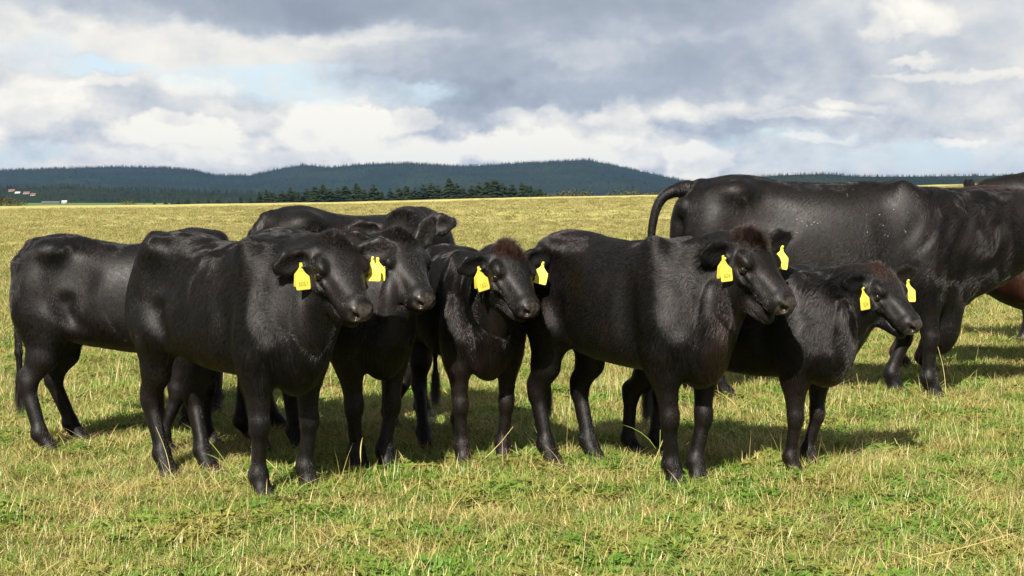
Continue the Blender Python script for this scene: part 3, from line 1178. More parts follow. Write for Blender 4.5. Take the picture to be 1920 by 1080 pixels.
RIDGES = [
    # distance, width of the near slope, skyline (pixel x, pixel y)
    (7000.0, 2600.0, [(-600, 330), (-200, 318), (0, 322), (100, 317), (200, 314), (300, 315), (370, 320), (400, 329), (470, 330), (520, 320), (570, 312),
                      (620, 318), (680, 312), (770, 308), (850, 313), (900, 313), (980, 307), (1050, 303), (1095, 300), (1140, 308), (1200, 322),
                      (1250, 333), (1300, 345), (1400, 365), (1600, 375), (2600, 375)]),
    (4200.0, 1500.0, [(-600, 385), (1000, 385), (1150, 372), (1240, 356), (1310, 346), (1400, 334), (1460, 331), (1550, 329), (1600, 332), (1750, 331),
                      (1920, 329), (2600, 320)]),
    (2900.0, 900.0, [(-600, 350), (0, 354), (120, 352), (220, 357), (330, 360), (450, 362), (560, 368), (650, 380), (900, 384), (2600, 386)]),
]


def ridge_height(r, u, d):
    D, W, prof = r
    px = 960 + u * FPX
    yy = np.interp(px, [a for a, b in prof], [b for a, b in prof])
    top = CAM_H + (375 - yy) / FPX * D
    base = -14.0
    t = np.clip((d - (D - W)) / W, 0, 1)
    f = np.where(d <= D, t * t * (3 - 2 * t), 1 - smoothstep(D, D + W, d))
    lump = (np.sin(u * 60 + d * .004) * .05 + np.sin(u * 23 + d * .0021 + 2) * .08) * np.sin(t * math.pi)
    return base + (top - base) * np.clip(f + lump, 0, 1.2)


def build_hills():
    hm = hill_material()
    for k, r in enumerate(RIDGES):
        D, W, prof = r
        ds = np.linspace(D - W, D + W * .5, 50)
        us = np.linspace(-1.1, 1.1, 700)
        Ug, Dg = np.meshgrid(us, ds)
        Z = ridge_height(r, Ug, Dg)
        V = np.stack([Ug * Dg, Dg, Z], -1).reshape(-1, 3)
        n = len(us)
        i = (np.arange(len(ds) - 1)[:, None] * n + np.arange(n - 1)[None]).ravel()
        Q = np.stack([i, i + 1, i + n + 1, i + n], 1)
        o = mesh_obj('hills', V, Q, hm)
        tag(o, kind='structure')


build_hills()


def leafmat(name, cols, sc=.9):
    m, nt = material(name)
    oi = nt.new('ShaderNodeObjectInfo')
    geo = nt.new('ShaderNodeNewGeometry')
    nz = nt.noise(geo.outputs['Position'], sc, 4, .6)
    c = nt.mix(oi.outputs['Random'], cols[0], cols[1])
    c = nt.mix(nt.smooth(nz, .45, .7), c, cols[2])
    b = nt.new('ShaderNodeBsdfDiffuse', inp={'Color': c})
    out_surface(nt, b.outputs[0])
    return m


MAT['conifer'] = leafmat('conifer_needles', ((.014, .023, .012), (.020, .029, .013), (.028, .034, .016)))
MAT['far_forest'] = leafmat('far_forest', ((.013, .022, .012), (.019, .028, .013), (.034, .040, .018)), .0045)
MAT['broadleaf'] = leafmat('broad_leaves', ((.055, .060, .022), (.080, .070, .028), (.10, .085, .035)))
MAT['bark'] = simple_mat('bark', (.06, .045, .035), .9, .1)


def conifer_mesh(name, h, w, seed, detail=26, per=16):
    """spruce: tapering whorls of drooping needle fans round a trunk"""
    rg = np.random.default_rng(seed)
    vs, fs = [], []

    def add(q):
        b = len(vs)
        vs.extend(q)
        fs.append(tuple(range(b, b + len(q))))
    for k in range(detail):
        t = (k + rg.uniform(-.3, .3)) / detail
        z = h * (.02 + .98 * t)
        rad = w * (1 - t) ** .65 * rg.uniform(.75, 1.15) + .02 * h * .3
        for j in range(per):
            if rg.random() < .12:
                continue
            a = rg.uniform(0, 2 * math.pi)
            rr = rad * rg.uniform(.6, 1.15)
            c, s = math.cos(a), math.sin(a)
            hw = rr * rg.uniform(.20, .34)
            dz = -rr * rg.uniform(.15, .5)
            tip = (c * rr, s * rr, z + dz)
            m1 = (c * rr * .5 - s * hw, s * rr * .5 + c * hw, z + dz * .3 - rr * .12)
            m2 = (c * rr * .5 + s * hw, s * rr * .5 - c * hw, z + dz * .3 - rr * .12)
            add([(0, 0, z + h * .03), m1, tip, m2])
    nb = len(fs)
    # trunk
    r0 = h * .018
    b = len(vs)
    for zz, rr in ((0, r0), (h * .98, r0 * .15)):
        for j in range(6):
            vs.append((rr * math.cos(j * math.pi / 3), rr * math.sin(j * math.pi / 3), zz))
    for j in range(6):
        fs.append((b + j, b + (j + 1) % 6, b + 6 + (j + 1) % 6, b + 6 + j))
    me = bpy.data.meshes.new(name)
    me.from_pydata(vs, [], fs)
    me.materials.append(MAT['conifer'])
    me.materials.append(MAT['bark'])
    mi = np.zeros(len(fs), dtype=np.int32)
    mi[nb:] = 1
    me.polygons.foreach_set('material_index', mi)
    me.update()
    return me


def broad_mesh(name, h, w, seed, n=900):
    rg = np.random.default_rng(seed)
    vs, fs = [], []
    cl = [(rg.normal(0, w * .28), rg.normal(0, w * .28), h * rg.uniform(.35, .85), w * rg.uniform(.28, .5)) for _ in range(14)]
    for k in range(n):
        cx, cy_, cz, r = cl[rg.integers(len(cl))]
        v = rg.normal(size=3)
        v = v / np.linalg.norm(v) * r * rg.uniform(.75, 1.08)
        c = np.array([cx, cy_, cz]) + v * [1, 1, .8]
        c[2] = max(c[2], h * .06)
        s = h * .028
        a = rg.normal(size=3)
        a /= np.linalg.norm(a)
        b_ = np.cross(a, rg.normal(size=3))
        b_ /= np.linalg.norm(b_)
        b0 = len(vs)
        vs.extend([c - a * s, c + b_ * s * .8, c + a * s, c - b_ * s * .8])
        fs.append((b0, b0 + 1, b0 + 2, b0 + 3))
    nb = len(fs)
    r0 = h * .03
    b = len(vs)
    for zz, rr in ((0, r0), (h * .6, r0 * .4)):
        for j in range(6):
            vs.append((rr * math.cos(j * math.pi / 3), rr * math.sin(j * math.pi / 3), zz))
    for j in range(6):
        fs.append((b + j, b + (j + 1) % 6, b + 6 + (j + 1) % 6, b + 6 + j))
    me = bpy.data.meshes.new(name)
    me.from_pydata([tuple(map(float, v)) for v in vs], [], fs)
    me.materials.append(MAT['broadleaf'])
    me.materials.append(MAT['bark'])
    mi = np.zeros(len(fs), dtype=np.int32)
    mi[nb:] = 1
    me.polygons.foreach_set('material_index', mi)
    me.update()
    return me


def scatter(name, pts, rot, scl, protos, idx, label=None, kind='stuff', cat=None):
    """instance prototypes on points: one object of uncountable stuff"""
    me = bpy.data.meshes.new(name)
    n = len(pts)
    me.vertices.add(n)
    me.vertices.foreach_set('co', np.asarray(pts, dtype=np.float32).ravel())
    a = me.attributes.new('rot', 'FLOAT_VECTOR', 'POINT')
    a.data.foreach_set('vector', np.asarray(rot, dtype=np.float32).ravel())
    scl = np.asarray(scl, dtype=np.float32)
    if scl.ndim == 1:
        scl = np.repeat(scl[:, None], 3, 1)
    a = me.attributes.new('scl', 'FLOAT_VECTOR', 'POINT')
    a.data.foreach_set('vector', scl.ravel())
    a = me.attributes.new('idx', 'INT', 'POINT')
    a.data.foreach_set('value', np.asarray(idx, dtype=np.int32))
    o = bpy.data.objects.new(name, me)
    COL.objects.link(o)
    coll = bpy.data.collections.new(name + '_kinds')
    for j, pm in enumerate(protos):
        po = bpy.data.objects.new('%s_kind_%02d' % (name, j), pm)
        coll.objects.link(po)
    ng = bpy.data.node_groups.new(name, 'GeometryNodeTree')
    ng.interface.new_socket('Geometry', in_out='INPUT', socket_type='NodeSocketGeometry')
    ng.interface.new_socket('Geometry', in_out='OUTPUT', socket_type='NodeSocketGeometry')
    gi = ng.nodes.new('NodeGroupInput')
    go = ng.nodes.new('NodeGroupOutput')
    ip = ng.nodes.new('GeometryNodeInstanceOnPoints')
    ci = ng.nodes.new('GeometryNodeCollectionInfo')
    ci.inputs['Collection'].default_value = coll
    ci.inputs['Separate Children'].default_value = True
    ci.inputs['Reset Children'].default_value = True

    def attr(nm, dt):
        nd = ng.nodes.new('GeometryNodeInputNamedAttribute')
        nd.data_type = dt
        nd.inputs['Name'].default_value = nm
        return nd.outputs['Attribute']
    L = ng.links
    L.new(gi.outputs[0], ip.inputs['Points'])
    L.new(ci.outputs[0], ip.inputs['Instance'])
    ip.inputs['Pick Instance'].default_value = True
    L.new(attr('idx', 'INT'), ip.inputs['Instance Index'])
    e2r = ng.nodes.new('FunctionNodeEulerToRotation')
    L.new(attr('rot', 'FLOAT_VECTOR'), e2r.inputs[0])
    L.new(e2r.outputs[0], ip.inputs['Rotation'])
    L.new(attr('scl', 'FLOAT_VECTOR'), ip.inputs['Scale'])
    L.new(ip.outputs[0], go.inputs[0])
    md = o.modifiers.new('scatter', 'NODES')
    md.node_group = ng
    tag(o, label, cat, kind=kind)
    return o


def build_forest():
    rg = np.random.default_rng(5)
    protos = [conifer_mesh('far_conifer_a', 1.0, .30, 1, 9, 8), conifer_mesh('far_conifer_b', 1.0, .40, 2, 8, 8), broad_mesh('far_broadleaf', .8, .34, 3, 60)]
    for pm in protos:
        pm.materials[0] = MAT['far_forest']
    pts, scl, idx = [], [], []
    for k, (cnt, umax) in enumerate(((34000, .70), (20000, .70), (14000, .70))):
        r = RIDGES[k]
        D, W, prof = r
        u = rg.uniform(-umax, umax, cnt)
        d = D + 60 - (W * .98) * rg.random(cnt) ** 1.15
        px = 960 + u * FPX
        if k == 1:
            ok = px > 1120
            u, d = u[ok], d[ok]
        if k == 2:
            ok = (px < 640) & ~((px > 12) & (px < 76) & (d < 2780) & (rg.random(len(px)) < .93))
            u, d = u[ok], d[ok]
        z = ridge_height(r, u, d)
        pts.append(np.stack([u * d, d, z - .5], 1))
        m = len(u)
        h = {0: 12, 1: 7.5, 2: 9}[k] * rg.uniform(.45, 1.3, m)
        scl.append(h)
        idx.append(np.where(rg.random(m) < (.12 if k < 2 else .4), 2, rg.integers(0, 2, m)))
    # a line of trees on the skyline for an uneven ridge
    r = RIDGES[0]
    u = rg.uniform(-.4, .12, 900)
    d = np.full(900, r[0]) + rg.uniform(-40, 20, 900)
    pts.append(np.stack([u * d, d, ridge_height(r, u, d)], 1))
    px = 960 + u * FPX
    scl.append(8 * rg.uniform(.4, 1.4, 900) * (1 + .7 * np.exp(-((px - 1110) / 40) ** 2)))
    idx.append(rg.integers(0, 2, 900))
    pts = np.concatenate(pts)
    scl = np.concatenate(scl)
    idx = np.concatenate(idx)
    rot = np.zeros((len(pts), 3))
    rot[:, 2] = rg.uniform(0, 6.28, len(pts))
    scatter('forest', pts, rot, scl, protos, idx)


build_forest()


def build_tree_row():
    rg = np.random.default_rng(9)
    ms = [conifer_mesh('conifer_tree', 1.0, .30 + .06 * k, 20 + k, 20, 24) for k in range(4)]
    # (pixel x, pixel y of the top, distance)
    row = [(290, 377, 900), (312, 375, 900), (335, 374, 900), (352, 372, 900), (372, 375, 900), (392, 372, 900), (410, 370, 900), (430, 374, 900),
           (452, 366, 870), (470, 368, 880), (487, 357, 850), (500, 352, 840), (515, 360, 850), (530, 356, 840), (545, 350, 840), (560, 356, 830), (575, 352, 830),
           (590, 347, 820), (605, 342, 820), (620, 352, 820), (634, 350, 830), (648, 346, 830), (668, 340, 820), (684, 352, 830), (700, 344, 820), (716, 356, 820),
           (732, 352, 820), (748, 350, 820), (762, 346, 820), (778, 350, 820), (794, 344, 820), (808, 340, 820), (822, 346, 810), (842, 330, 800), (856, 342, 810),
           (868, 350, 810), (884, 346, 820), (898, 340, 820), (914, 337, 810), (928, 334, 810), (942, 342, 820), (960, 344, 820), (978, 339, 810), (995, 345, 820), (1012, 352, 820)]
    # second, lower rank filling the gaps between them
    for k, (px, py, d) in enumerate(row[10:]):
        pass
    second = [(px + rg.uniform(-2, 12), py + rg.uniform(6, 14), d + 40) for (px, py, d) in row[6:] for _ in (0, 1, 2, 3)]
    allr = [(a, b, c, 0) for a, b, c in row] + [(a, b, c, 1) for a, b, c in second]
    proto = {}
    zones = [(0, 470, 'small dark conifer in the sparse low end of the tree line'), (470, 700, 'dark conifer in the left half of the dense tree line behind the field'),
             (700, 830, 'dark conifer in the middle of the dense tree line behind the field'), (830, 855, 'tallest conifer of the tree line, above the calves'),
             (855, 2000, 'dark conifer at the right end of the dense tree line behind the field')]
    for k, (px, py, d, rk) in enumerate(allr):
        u = (px - 960) / FPX
        zb = float(terrain(np.array([u * d]), np.array([d]))[0])
        ztop = CAM_H + (375 - py) / FPX * d
        h = max(ztop - zb, 2.5)
        j = int(rg.integers(0, 4))
        if j not in proto:
            o = bpy.data.objects.new('conifer_tree', ms[j])
            proto[j] = o
        else:
            o = proto[j].copy()
        COL.objects.link(o)
        o.location = (u * d, d, zb - .1)
        wv = rg.uniform(1.1, 1.5)
        o.scale = (h * wv, h * wv, h)
        o.rotation_euler = (0, 0, rg.uniform(0, 6.28))
        lab = [z[2] for z in zones if z[0] <= px < z[1]][0]
        ORD = ['first', 'second', 'third', 'fourth', 'fifth', 'sixth', 'seventh', 'eighth', 'ninth', 'tenth', 'eleventh', 'twelfth', 'thirteenth', 'fourteenth', 'fifteenth', 'sixteenth']
        seen = globals().setdefault('_zone_count', {})
        if rk:
            lab = 'shorter conifer in the rear rank of the dark tree line'
            g = 'shorter rear conifers of the tree line'
        else:
            g = lab.replace('conifer', 'conifers')
            n_ = seen.get(lab, 0)
            seen[lab] = n_ + 1
            if not lab.startswith('tallest'):
                lab = ORD[n_] + ' from the left, ' + lab.replace('the dense tree line behind the field', 'the dense tree line')
        tag(o, lab, 'tree', g)
    # round bushes
    bm = [broad_mesh('bush', 1.0, .62, 40 + k, 700) for k in range(3)]
    spots = [(4, 360, 300, 'large olive bush at the left edge of the far field'), (34, 372, 300, 'low olive bush right of the large bush at the left edge'),
             (238, 374, 900, 'small round brownish bush beyond the far field edge')]
    for px in (1036, 1062, 1090, 1118, 1146, 1172, 1198, 1222):
        spots.append((px, 358 + 5 * math.sin(px * .09), 420, None))
    for k, (px, py, d, lab) in enumerate(spots):
        u = (px - 960) / FPX
        zb = float(terrain(np.array([u * d]), np.array([d]))[0])
        ztop = CAM_H + (375 - py) / FPX * d
        h = max(ztop - zb, 2.0)
        o = bpy.data.objects.new('bush', bm[k % 3])
        COL.objects.link(o)
        o.location = (u * d, d, zb - .2)
        w = h * (1.7 if d < 400 else 1.0)
        if d == 420:
            w = h * 1.25
        o.scale = (w, w, h)
        o.rotation_euler = (0, 0, k)
        if lab is None:
            lab_ = ['first', 'second', 'third', 'fourth', 'fifth', 'sixth', 'seventh', 'eighth'][k - 3] + ' from the left, low scrubby bush behind the right field edge'
        tag(o, lab or lab_, 'bush', None if lab else 'low bushes behind the right field edge')
    # village houses far left
    wallm = simple_mat('house_render', (.40, .38, .35), .9, .1)
    roofm = simple_mat('clay_roof', (.17, .09, .07), .9, .1)
    greym = simple_mat('grey_roof', (.10, .10, .10), .9, .1)
    winm = simple_mat('window_glass', (.03, .035, .04), .3, .5)
    hs = [(24, 357, 2700, 9, 7, 5, roofm, 'pale house with a red roof, leftmost of the village'), (35, 361, 2720, 7, 7, 4, wallm, 'white house beside the leftmost red roofed house'),
          (52, 361, 2750, 9, 8, 4, roofm, 'long red roofed house in the village'), (64, 364, 2650, 7, 8, 4, roofm, 'small red roofed house at the right end of the village'),
          (88, 379, 1900, 9, 8, 3, greym, 'low grey farm building on the light green field'), (105, 379, 1900, 10, 8, 3, greym, 'long grey barn between the farm building and the white house'),
          (122, 378, 1890, 5, 5, 4, wallm, 'small white house on the light green field')]
    for px, py, d, w, l, h, rm, lab in hs:
        u = (px - 960) / FPX
        if d > 2000:
            dd_ = np.arange(2020, 2900, 10.0)
            hit = np.where(ridge_height(RIDGES[2], np.full_like(dd_, u), dd_) >= CAM_H + (375 - py - 2) / FPX * dd_)[0]
            d = float(dd_[hit[0]]) - 8 if len(hit) else d
        z = CAM_H + (375 - py) / FPX * d - h * .8
        x = u * d
        e = empty('house', (x, d, z))
        tag(e, lab, 'house')
        mesh_obj('wall', [(-w / 2, -l / 2, -20), (w / 2, -l / 2, -20), (w / 2, l / 2, -20), (-w / 2, l / 2, -20), (-w / 2, -l / 2, h * .6), (w / 2, -l / 2, h * .6), (w / 2, l / 2, h * .6), (-w / 2, l / 2, h * .6)],
                 [(0, 1, 5, 4), (1, 2, 6, 5), (2, 3, 7, 6), (3, 0, 4, 7)], (wallm if d > 2000 or w < 6 else greym), e, False)
        a, c_ = w / 2 + .4, l / 2 + .5
        mesh_obj('roof', [(-a, -c_, h * .55), (a, -c_, h * .55), (a, c_, h * .55), (-a, c_, h * .55), (-a, 0, h * 1.15), (a, 0, h * 1.15)],
                 [(0, 1, 5, 4), (2, 3, 4, 5), (0, 4, 3), (1, 2, 5), (3, 2, 1, 0)], rm, e, False)
        nw = max(2, int(w // 4))
        for q_ in range(nw):
            wx = -w / 2 + w * (q_ + .5) / nw
            mesh_obj('window', [(wx - .5, -l / 2 - .05, h * .1), (wx + .5, -l / 2 - .05, h * .1), (wx + .5, -l / 2 - .05, h * .4), (wx - .5, -l / 2 - .05, h * .4),
                                (wx - .5, -l / 2 + .05, h * .1), (wx + .5, -l / 2 + .05, h * .1), (wx + .5, -l / 2 + .05, h * .4), (wx - .5, -l / 2 + .05, h * .4)],
                     [(0, 1, 2, 3), (4, 7, 6, 5), (0, 4, 5, 1), (1, 5, 6, 2), (2, 6, 7, 3), (3, 7, 4, 0)], winm, e, False)


build_tree_row()


# ---- light green valley field beyond the crest
def valley():
    m = simple_mat('meadow', (.10, .16, .05), 1.0, .05)
    r = RIDGES[2]
    vs, fs = [], []
    us = np.linspace(-.42, -.20, 40)
    ds = np.linspace(1500, 1990, 8)
    for d in ds:
        for u in us:
            y = np.interp(d, [1500, 1990], [386, 380.5])
            vs.append((u * d, d, CAM_H + (375 - y) / FPX * d))
    n = len(us)
    for j in range(len(ds) - 1):
        for i in range(n - 1):
            fs.append((j * n + i, j * n + i + 1, (j + 1) * n + i + 1, (j + 1) * n + i))
    o = mesh_obj('meadow', vs, fs, m)
    tag(o, kind='structure')


valley()


# ---- grass
def blade_material():
    m, nt = material('grass_blades')
    att = nt.new('ShaderNodeAttribute', attribute_name='tint')
    sep = nt.new('ShaderNodeSeparateColor', inp={0: att.outputs['Color']})
    geo = nt.new('ShaderNodeNewGeometry')
    p = geo.outputs['Position']
    big = nt.noise(p, .7, 3, .5)
    mid = nt.noise(p, 3.0, 3, .5)
    g1 = nt.mix(sep.outputs[1], (.075, .185, .020), (.21, .31, .042))
    g1 = nt.mix(nt.smooth(mid, .4, .65), g1, (.27, .27, .060))
    st = nt.mix(sep.outputs[1], (.42, .32, .11), (.66, .54, .25))
    st = nt.mix(nt.smooth(sep.outputs[2], .8, .9), st, (.16, .075, .035))
    # red channel: how dry this blade is, shifted by the patch of the field it stands in
    dry = nt.math('ADD', sep.outputs[0], nt.math('MULTIPLY', nt.math('SUBTRACT', big, .5), .9))
    py = nt.new('ShaderNodeSeparateXYZ', inp={0: p})
    dry = nt.math('ADD', dry, nt.smooth(py.outputs[1], 10, 40, 0, .16))
    c = nt.mix(nt.smooth(dry, .50, .62), g1, st)
    c = nt.mix(nt.smooth(py.outputs[1], 14, 70, 0, .55), c, (.36, .305, .125))
    d = nt.new('ShaderNodeBsdfDiffuse', inp={'Color': c})
    t = nt.new('ShaderNodeBsdfTranslucent', inp={'Color': c})
    g = nt.new('ShaderNodeBsdfGlossy', inp={'Color': (.9, .9, .8, 1), 'Roughness': .45})
    mx = nt.new('ShaderNodeMixShader', inp={0: .28, 1: d.outputs[0], 2: t.outputs[0]})
    mx2 = nt.new('ShaderNodeMixShader', inp={0: .045, 1: mx.outputs[0], 2: g.outputs[0]})
    out_surface(nt, mx2.outputs[0])
    return m


MAT['blade'] = blade_material()
MAT['weed'] = None


class Blades:
    def __init__(self):
        self.v, self.f, self.t = [], [], []

    def blade(self, root, az, h, lean, w, dry, rnd, rnd2=0.0, curl=1.0, seg=3):
        ca, sa = math.cos(az), math.sin(az)
        b0 = len(self.v)
        side = np.array([-sa, ca, 0.0])
        for k in range(seg + 1):
            t = k / seg
            out = h * lean * (t ** (1 + .8 * curl))
            z = h * (t - .38 * lean * curl * t * t)
            c = root + np.array([ca * out, sa * out, z])
            ww = w * (1 - t) ** .7 * .5
            if k < seg:
                self.v += [c - side * ww, c + side * ww]
                self.t += [(dry, rnd, rnd2)] * 2
            else:
                self.v.append(c)
                self.t.append((dry, rnd, rnd2))
        for k in range(seg - 1):
            i = b0 + 2 * k
            self.f.append((i, i + 1, i + 3, i + 2))
        i = b0 + 2 * (seg - 1)
        self.f.append((i, i + 1, i + 2))

    def leaf(self, c, az, tilt, ln, w, dry, rnd):
        ca, sa = math.cos(az), math.sin(az)
        d = np.array([ca * math.cos(tilt), sa * math.cos(tilt), math.sin(tilt)])
        s = np.array([-sa, ca, 0.0])
        up = np.cross(d, s)
        b0 = len(self.v)
        self.v += [c, c + d * ln * .45 + s * w - up * w * .3, c + d * ln * .5, c + d * ln * .45 - s * w - up * w * .3, c + d * ln]
        self.t += [(dry, rnd, 0)] * 5
        self.f += [(b0, b0 + 2, b0 + 1), (b0, b0 + 3, b0 + 2), (b0 + 1, b0 + 2, b0 + 4), (b0 + 2, b0 + 3, b0 + 4)]

    def mesh(self, name):
        me = bpy.data.meshes.new(name)
        me.from_pydata([tuple(map(float, v)) for v in self.v], [], self.f)
        a = me.attributes.new('tint', 'FLOAT_COLOR', 'POINT')
        t = np.array(self.t, dtype=np.float32)
        a.data.foreach_set('color', np.concatenate([t, np.ones((len(t), 1), np.float32)], 1).ravel())
        me.materials.append(MAT['blade'])
        me.update()
        return me


def tufts():
    rg = np.random.default_rng(77)
    out = []

    def root(r):
        a = rg.uniform(0, 6.28)
        q = r * math.sqrt(rg.random())
        return np.array([q * math.cos(a), q * math.sin(a), -.005])
    # 0-2 green turf, mixed with some straw
    for k in range(3):
        b = Blades()
        for _ in range(42):
            b.blade(root(.085), rg.uniform(0, 6.28), rg.uniform(.035, .085), rg.uniform(.2, 1.1), rg.uniform(.0034, .0064),
                    .20 if rg.random() < .80 else .75, rg.random(), rg.random(), rg.uniform(.3, 1.2))
        out.append(b.mesh('turf'))
    # 3-4 yellowing grass
    for k in range(2):
        b = Blades()
        for _ in range(36):
            b.blade(root(.085), rg.uniform(0, 6.28), rg.uniform(.04, .10), rg.uniform(.3, 1.3), rg.uniform(.0028, .0054),
                    .25 if rg.random() < .5 else .72, rg.random(), rg.random(), rg.uniform(.3, 1.2))
        out.append(b.mesh('turf'))
    # 5-6 flattened straw
    for k in range(2):
        b = Blades()
        for _ in range(20):
            b.blade(root(.10) + [0, 0, rg.uniform(.01, .04)], rg.uniform(0, 6.28), rg.uniform(.04, .08), rg.uniform(1.6, 3.6), rg.uniform(.0020, .0034),
                    .8, rg.random(), rg.random(), rg.uniform(.2, .6))
        out.append(b.mesh('straw'))
    # 7-8 low broad leaves (clover, dandelion)
    for k in range(2):
        b = Blades()
        for _ in range(16):
            r = root(.08)
            hh = rg.uniform(.02, .05)
            az0 = rg.uniform(0, 6.28)
            for j in range(3):
                b.leaf(r + [0, 0, hh], az0 + j * 2.09, rg.uniform(-.1, .5), rg.uniform(.016, .032), rg.uniform(.007, .013), .1, rg.random() * .6)
        for _ in range(5):
            b.leaf(root(.03) + [0, 0, .01], rg.uniform(0, 6.28), rg.uniform(.1, .7), rg.uniform(.03, .065), rg.uniform(.005, .009), .1, rg.random())
        out.append(b.mesh('weed'))
    # 9 tall thin stems
    b = Blades()
    for _ in range(4):
        b.blade(root(.05), rg.uniform(0, 6.28), rg.uniform(.14, .26), rg.uniform(.1, .6), .0026, .72, rg.random(), rg.random(), rg.uniform(.2, .8))
    for _ in range(8):
        b.blade(root(.05), rg.uniform(0, 6.28), rg.uniform(.07, .13), rg.uniform(.2, .9), .0036, .3, rg.random(), rg.random(), rg.uniform(.2, .8))
    out.append(b.mesh('stems'))
    # 10 reddish weed
    b = Blades()
    for _ in range(12):
        b.blade(root(.06), rg.uniform(0, 6.28), rg.uniform(.06, .14), rg.uniform(.1, .7), .0034, .85, rg.random(), .95, rg.uniform(.2, .8))
    out.append(b.mesh('red_weed'))
    return out


def build_grass():
    rg = np.random.default_rng(123)
    protos = tufts()
    P_, S_, I_ = [], [], []

    def zone(y0, y1, dens, sc, probs, flat=1.0):
        # even in area over the wedge in front of the camera, with a margin on both sides
        hw = lambda y: (.40 * y + 2.2 if y1 <= 15 else .44 * y + 1.5) if np.ndim(y) == 0 else (.40 * y + 2.2 if y1 <= 15 else .44 * y + 1.5)
        area = (hw(y0) + hw(y1)) * (y1 - y0)
        n = int(area * dens * 1.0)
        y = y0 + (y1 - y0) * rg.random(int(n * 1.6))
        keep = rg.random(len(y)) < hw(y) / hw(y1)
        y = y[keep][:n]
        x = (rg.random(len(y)) * 2 - 1) * hw(y)
        z = terrain(x, y)
        q = np.stack([x, y, z], 1)
        n1 = vnoise(q * [1, 1, 0], 1.1, 3)
        n2 = vnoise(q * [1, 1, 0], 2.3, 8)
        n3 = vnoise(q * [1, 1, 0], .35, 21)
        u = rg.random(len(y))
        grp = np.zeros(len(y), int)
        pg = np.clip(probs[0] * (1 + .8 * n1), .05, None)
        py_ = np.clip(probs[1] * (1 - .8 * n1), .05, None)
        ps = np.clip(probs[2] * (1 - 1.0 * n2), .02, None)
        pw = np.clip(probs[3] * (1 + 1.5 * n2 + .8 * n1), .0, None)
        pt = np.clip(probs[4] * (1 + 1.5 * n3), 0, None)
        pr = np.clip(probs[5] * (1 + 2 * n3 - 1.5 * n2), 0, None)
        cum = np.cumsum(np.stack([pg, py_, ps, pw, pt, pr], 1), 1)
        cum /= cum[:, -1:]
        grp = (u[:, None] > cum).sum(1)
        base = np.array([0, 3, 5, 7, 9, 10])[grp]
        cnt = np.array([3, 2, 2, 2, 1, 1])[grp]
        P_.append(q)
        I_.append(base + (rg.random(len(y)) * cnt).astype(int))
        ss = sc * rg.uniform(.75, 1.3, len(y)) * (1 + .25 * n2)
        S_.append(np.stack([ss, ss, ss * flat * (1 + .2 * n3)], 1))
    zone(4.6, 9.5, 420, .98, (.52, .22, .11, .24, .014, .008), .92)
    zone(9.5, 15, 260, 1.05, (.42, .32, .13, .14, .018, .015), .90)
    zone(15, 30, 80, 1.5, (.30, .42, .16, .03, .02, .04), .62)
    zone(30, 70, 16, 2.5, (.28, .42, .14, .0, .02, .07), .40)
    zone(70, 150, 3, 4.2, (.26, .44, .12, .0, .02, .07), .30)
    pts = np.concatenate(P_)
    scl = np.concatenate(S_)
    idx = np.concatenate(I_)
    n = len(pts)
    rot = np.stack([rg.normal(0, .12, n), rg.normal(0, .12, n), rg.uniform(0, 6.28, n)], 1)
    scatter('grass', pts, rot, scl, protos, idx)
    print('grass tufts', n)


build_grass()

# ------------------------------------------------------------------ the herd
HERD = True


def zt(x, y):
    return float(terrain(np.array([x]), np.array([y]))[0])


def Gt(px, py):
    z = 0.0
    p = G(px, py)
    for _ in range(4):
        z = zt(p[0], p[1])
        p = G(px, py, z)
    return p


def feet(*pp):
    # the hooves stand a little below the grass tips that hide them
    out = []
    for px, py in pp:
        out.append(Gt(px, py + 9 * (py - 375) / 520.0))
    return out


TAGL = dict(face=55, lean=-.05, tilt=3)
GRP = 'young black cattle standing in the pasture'
cows = []


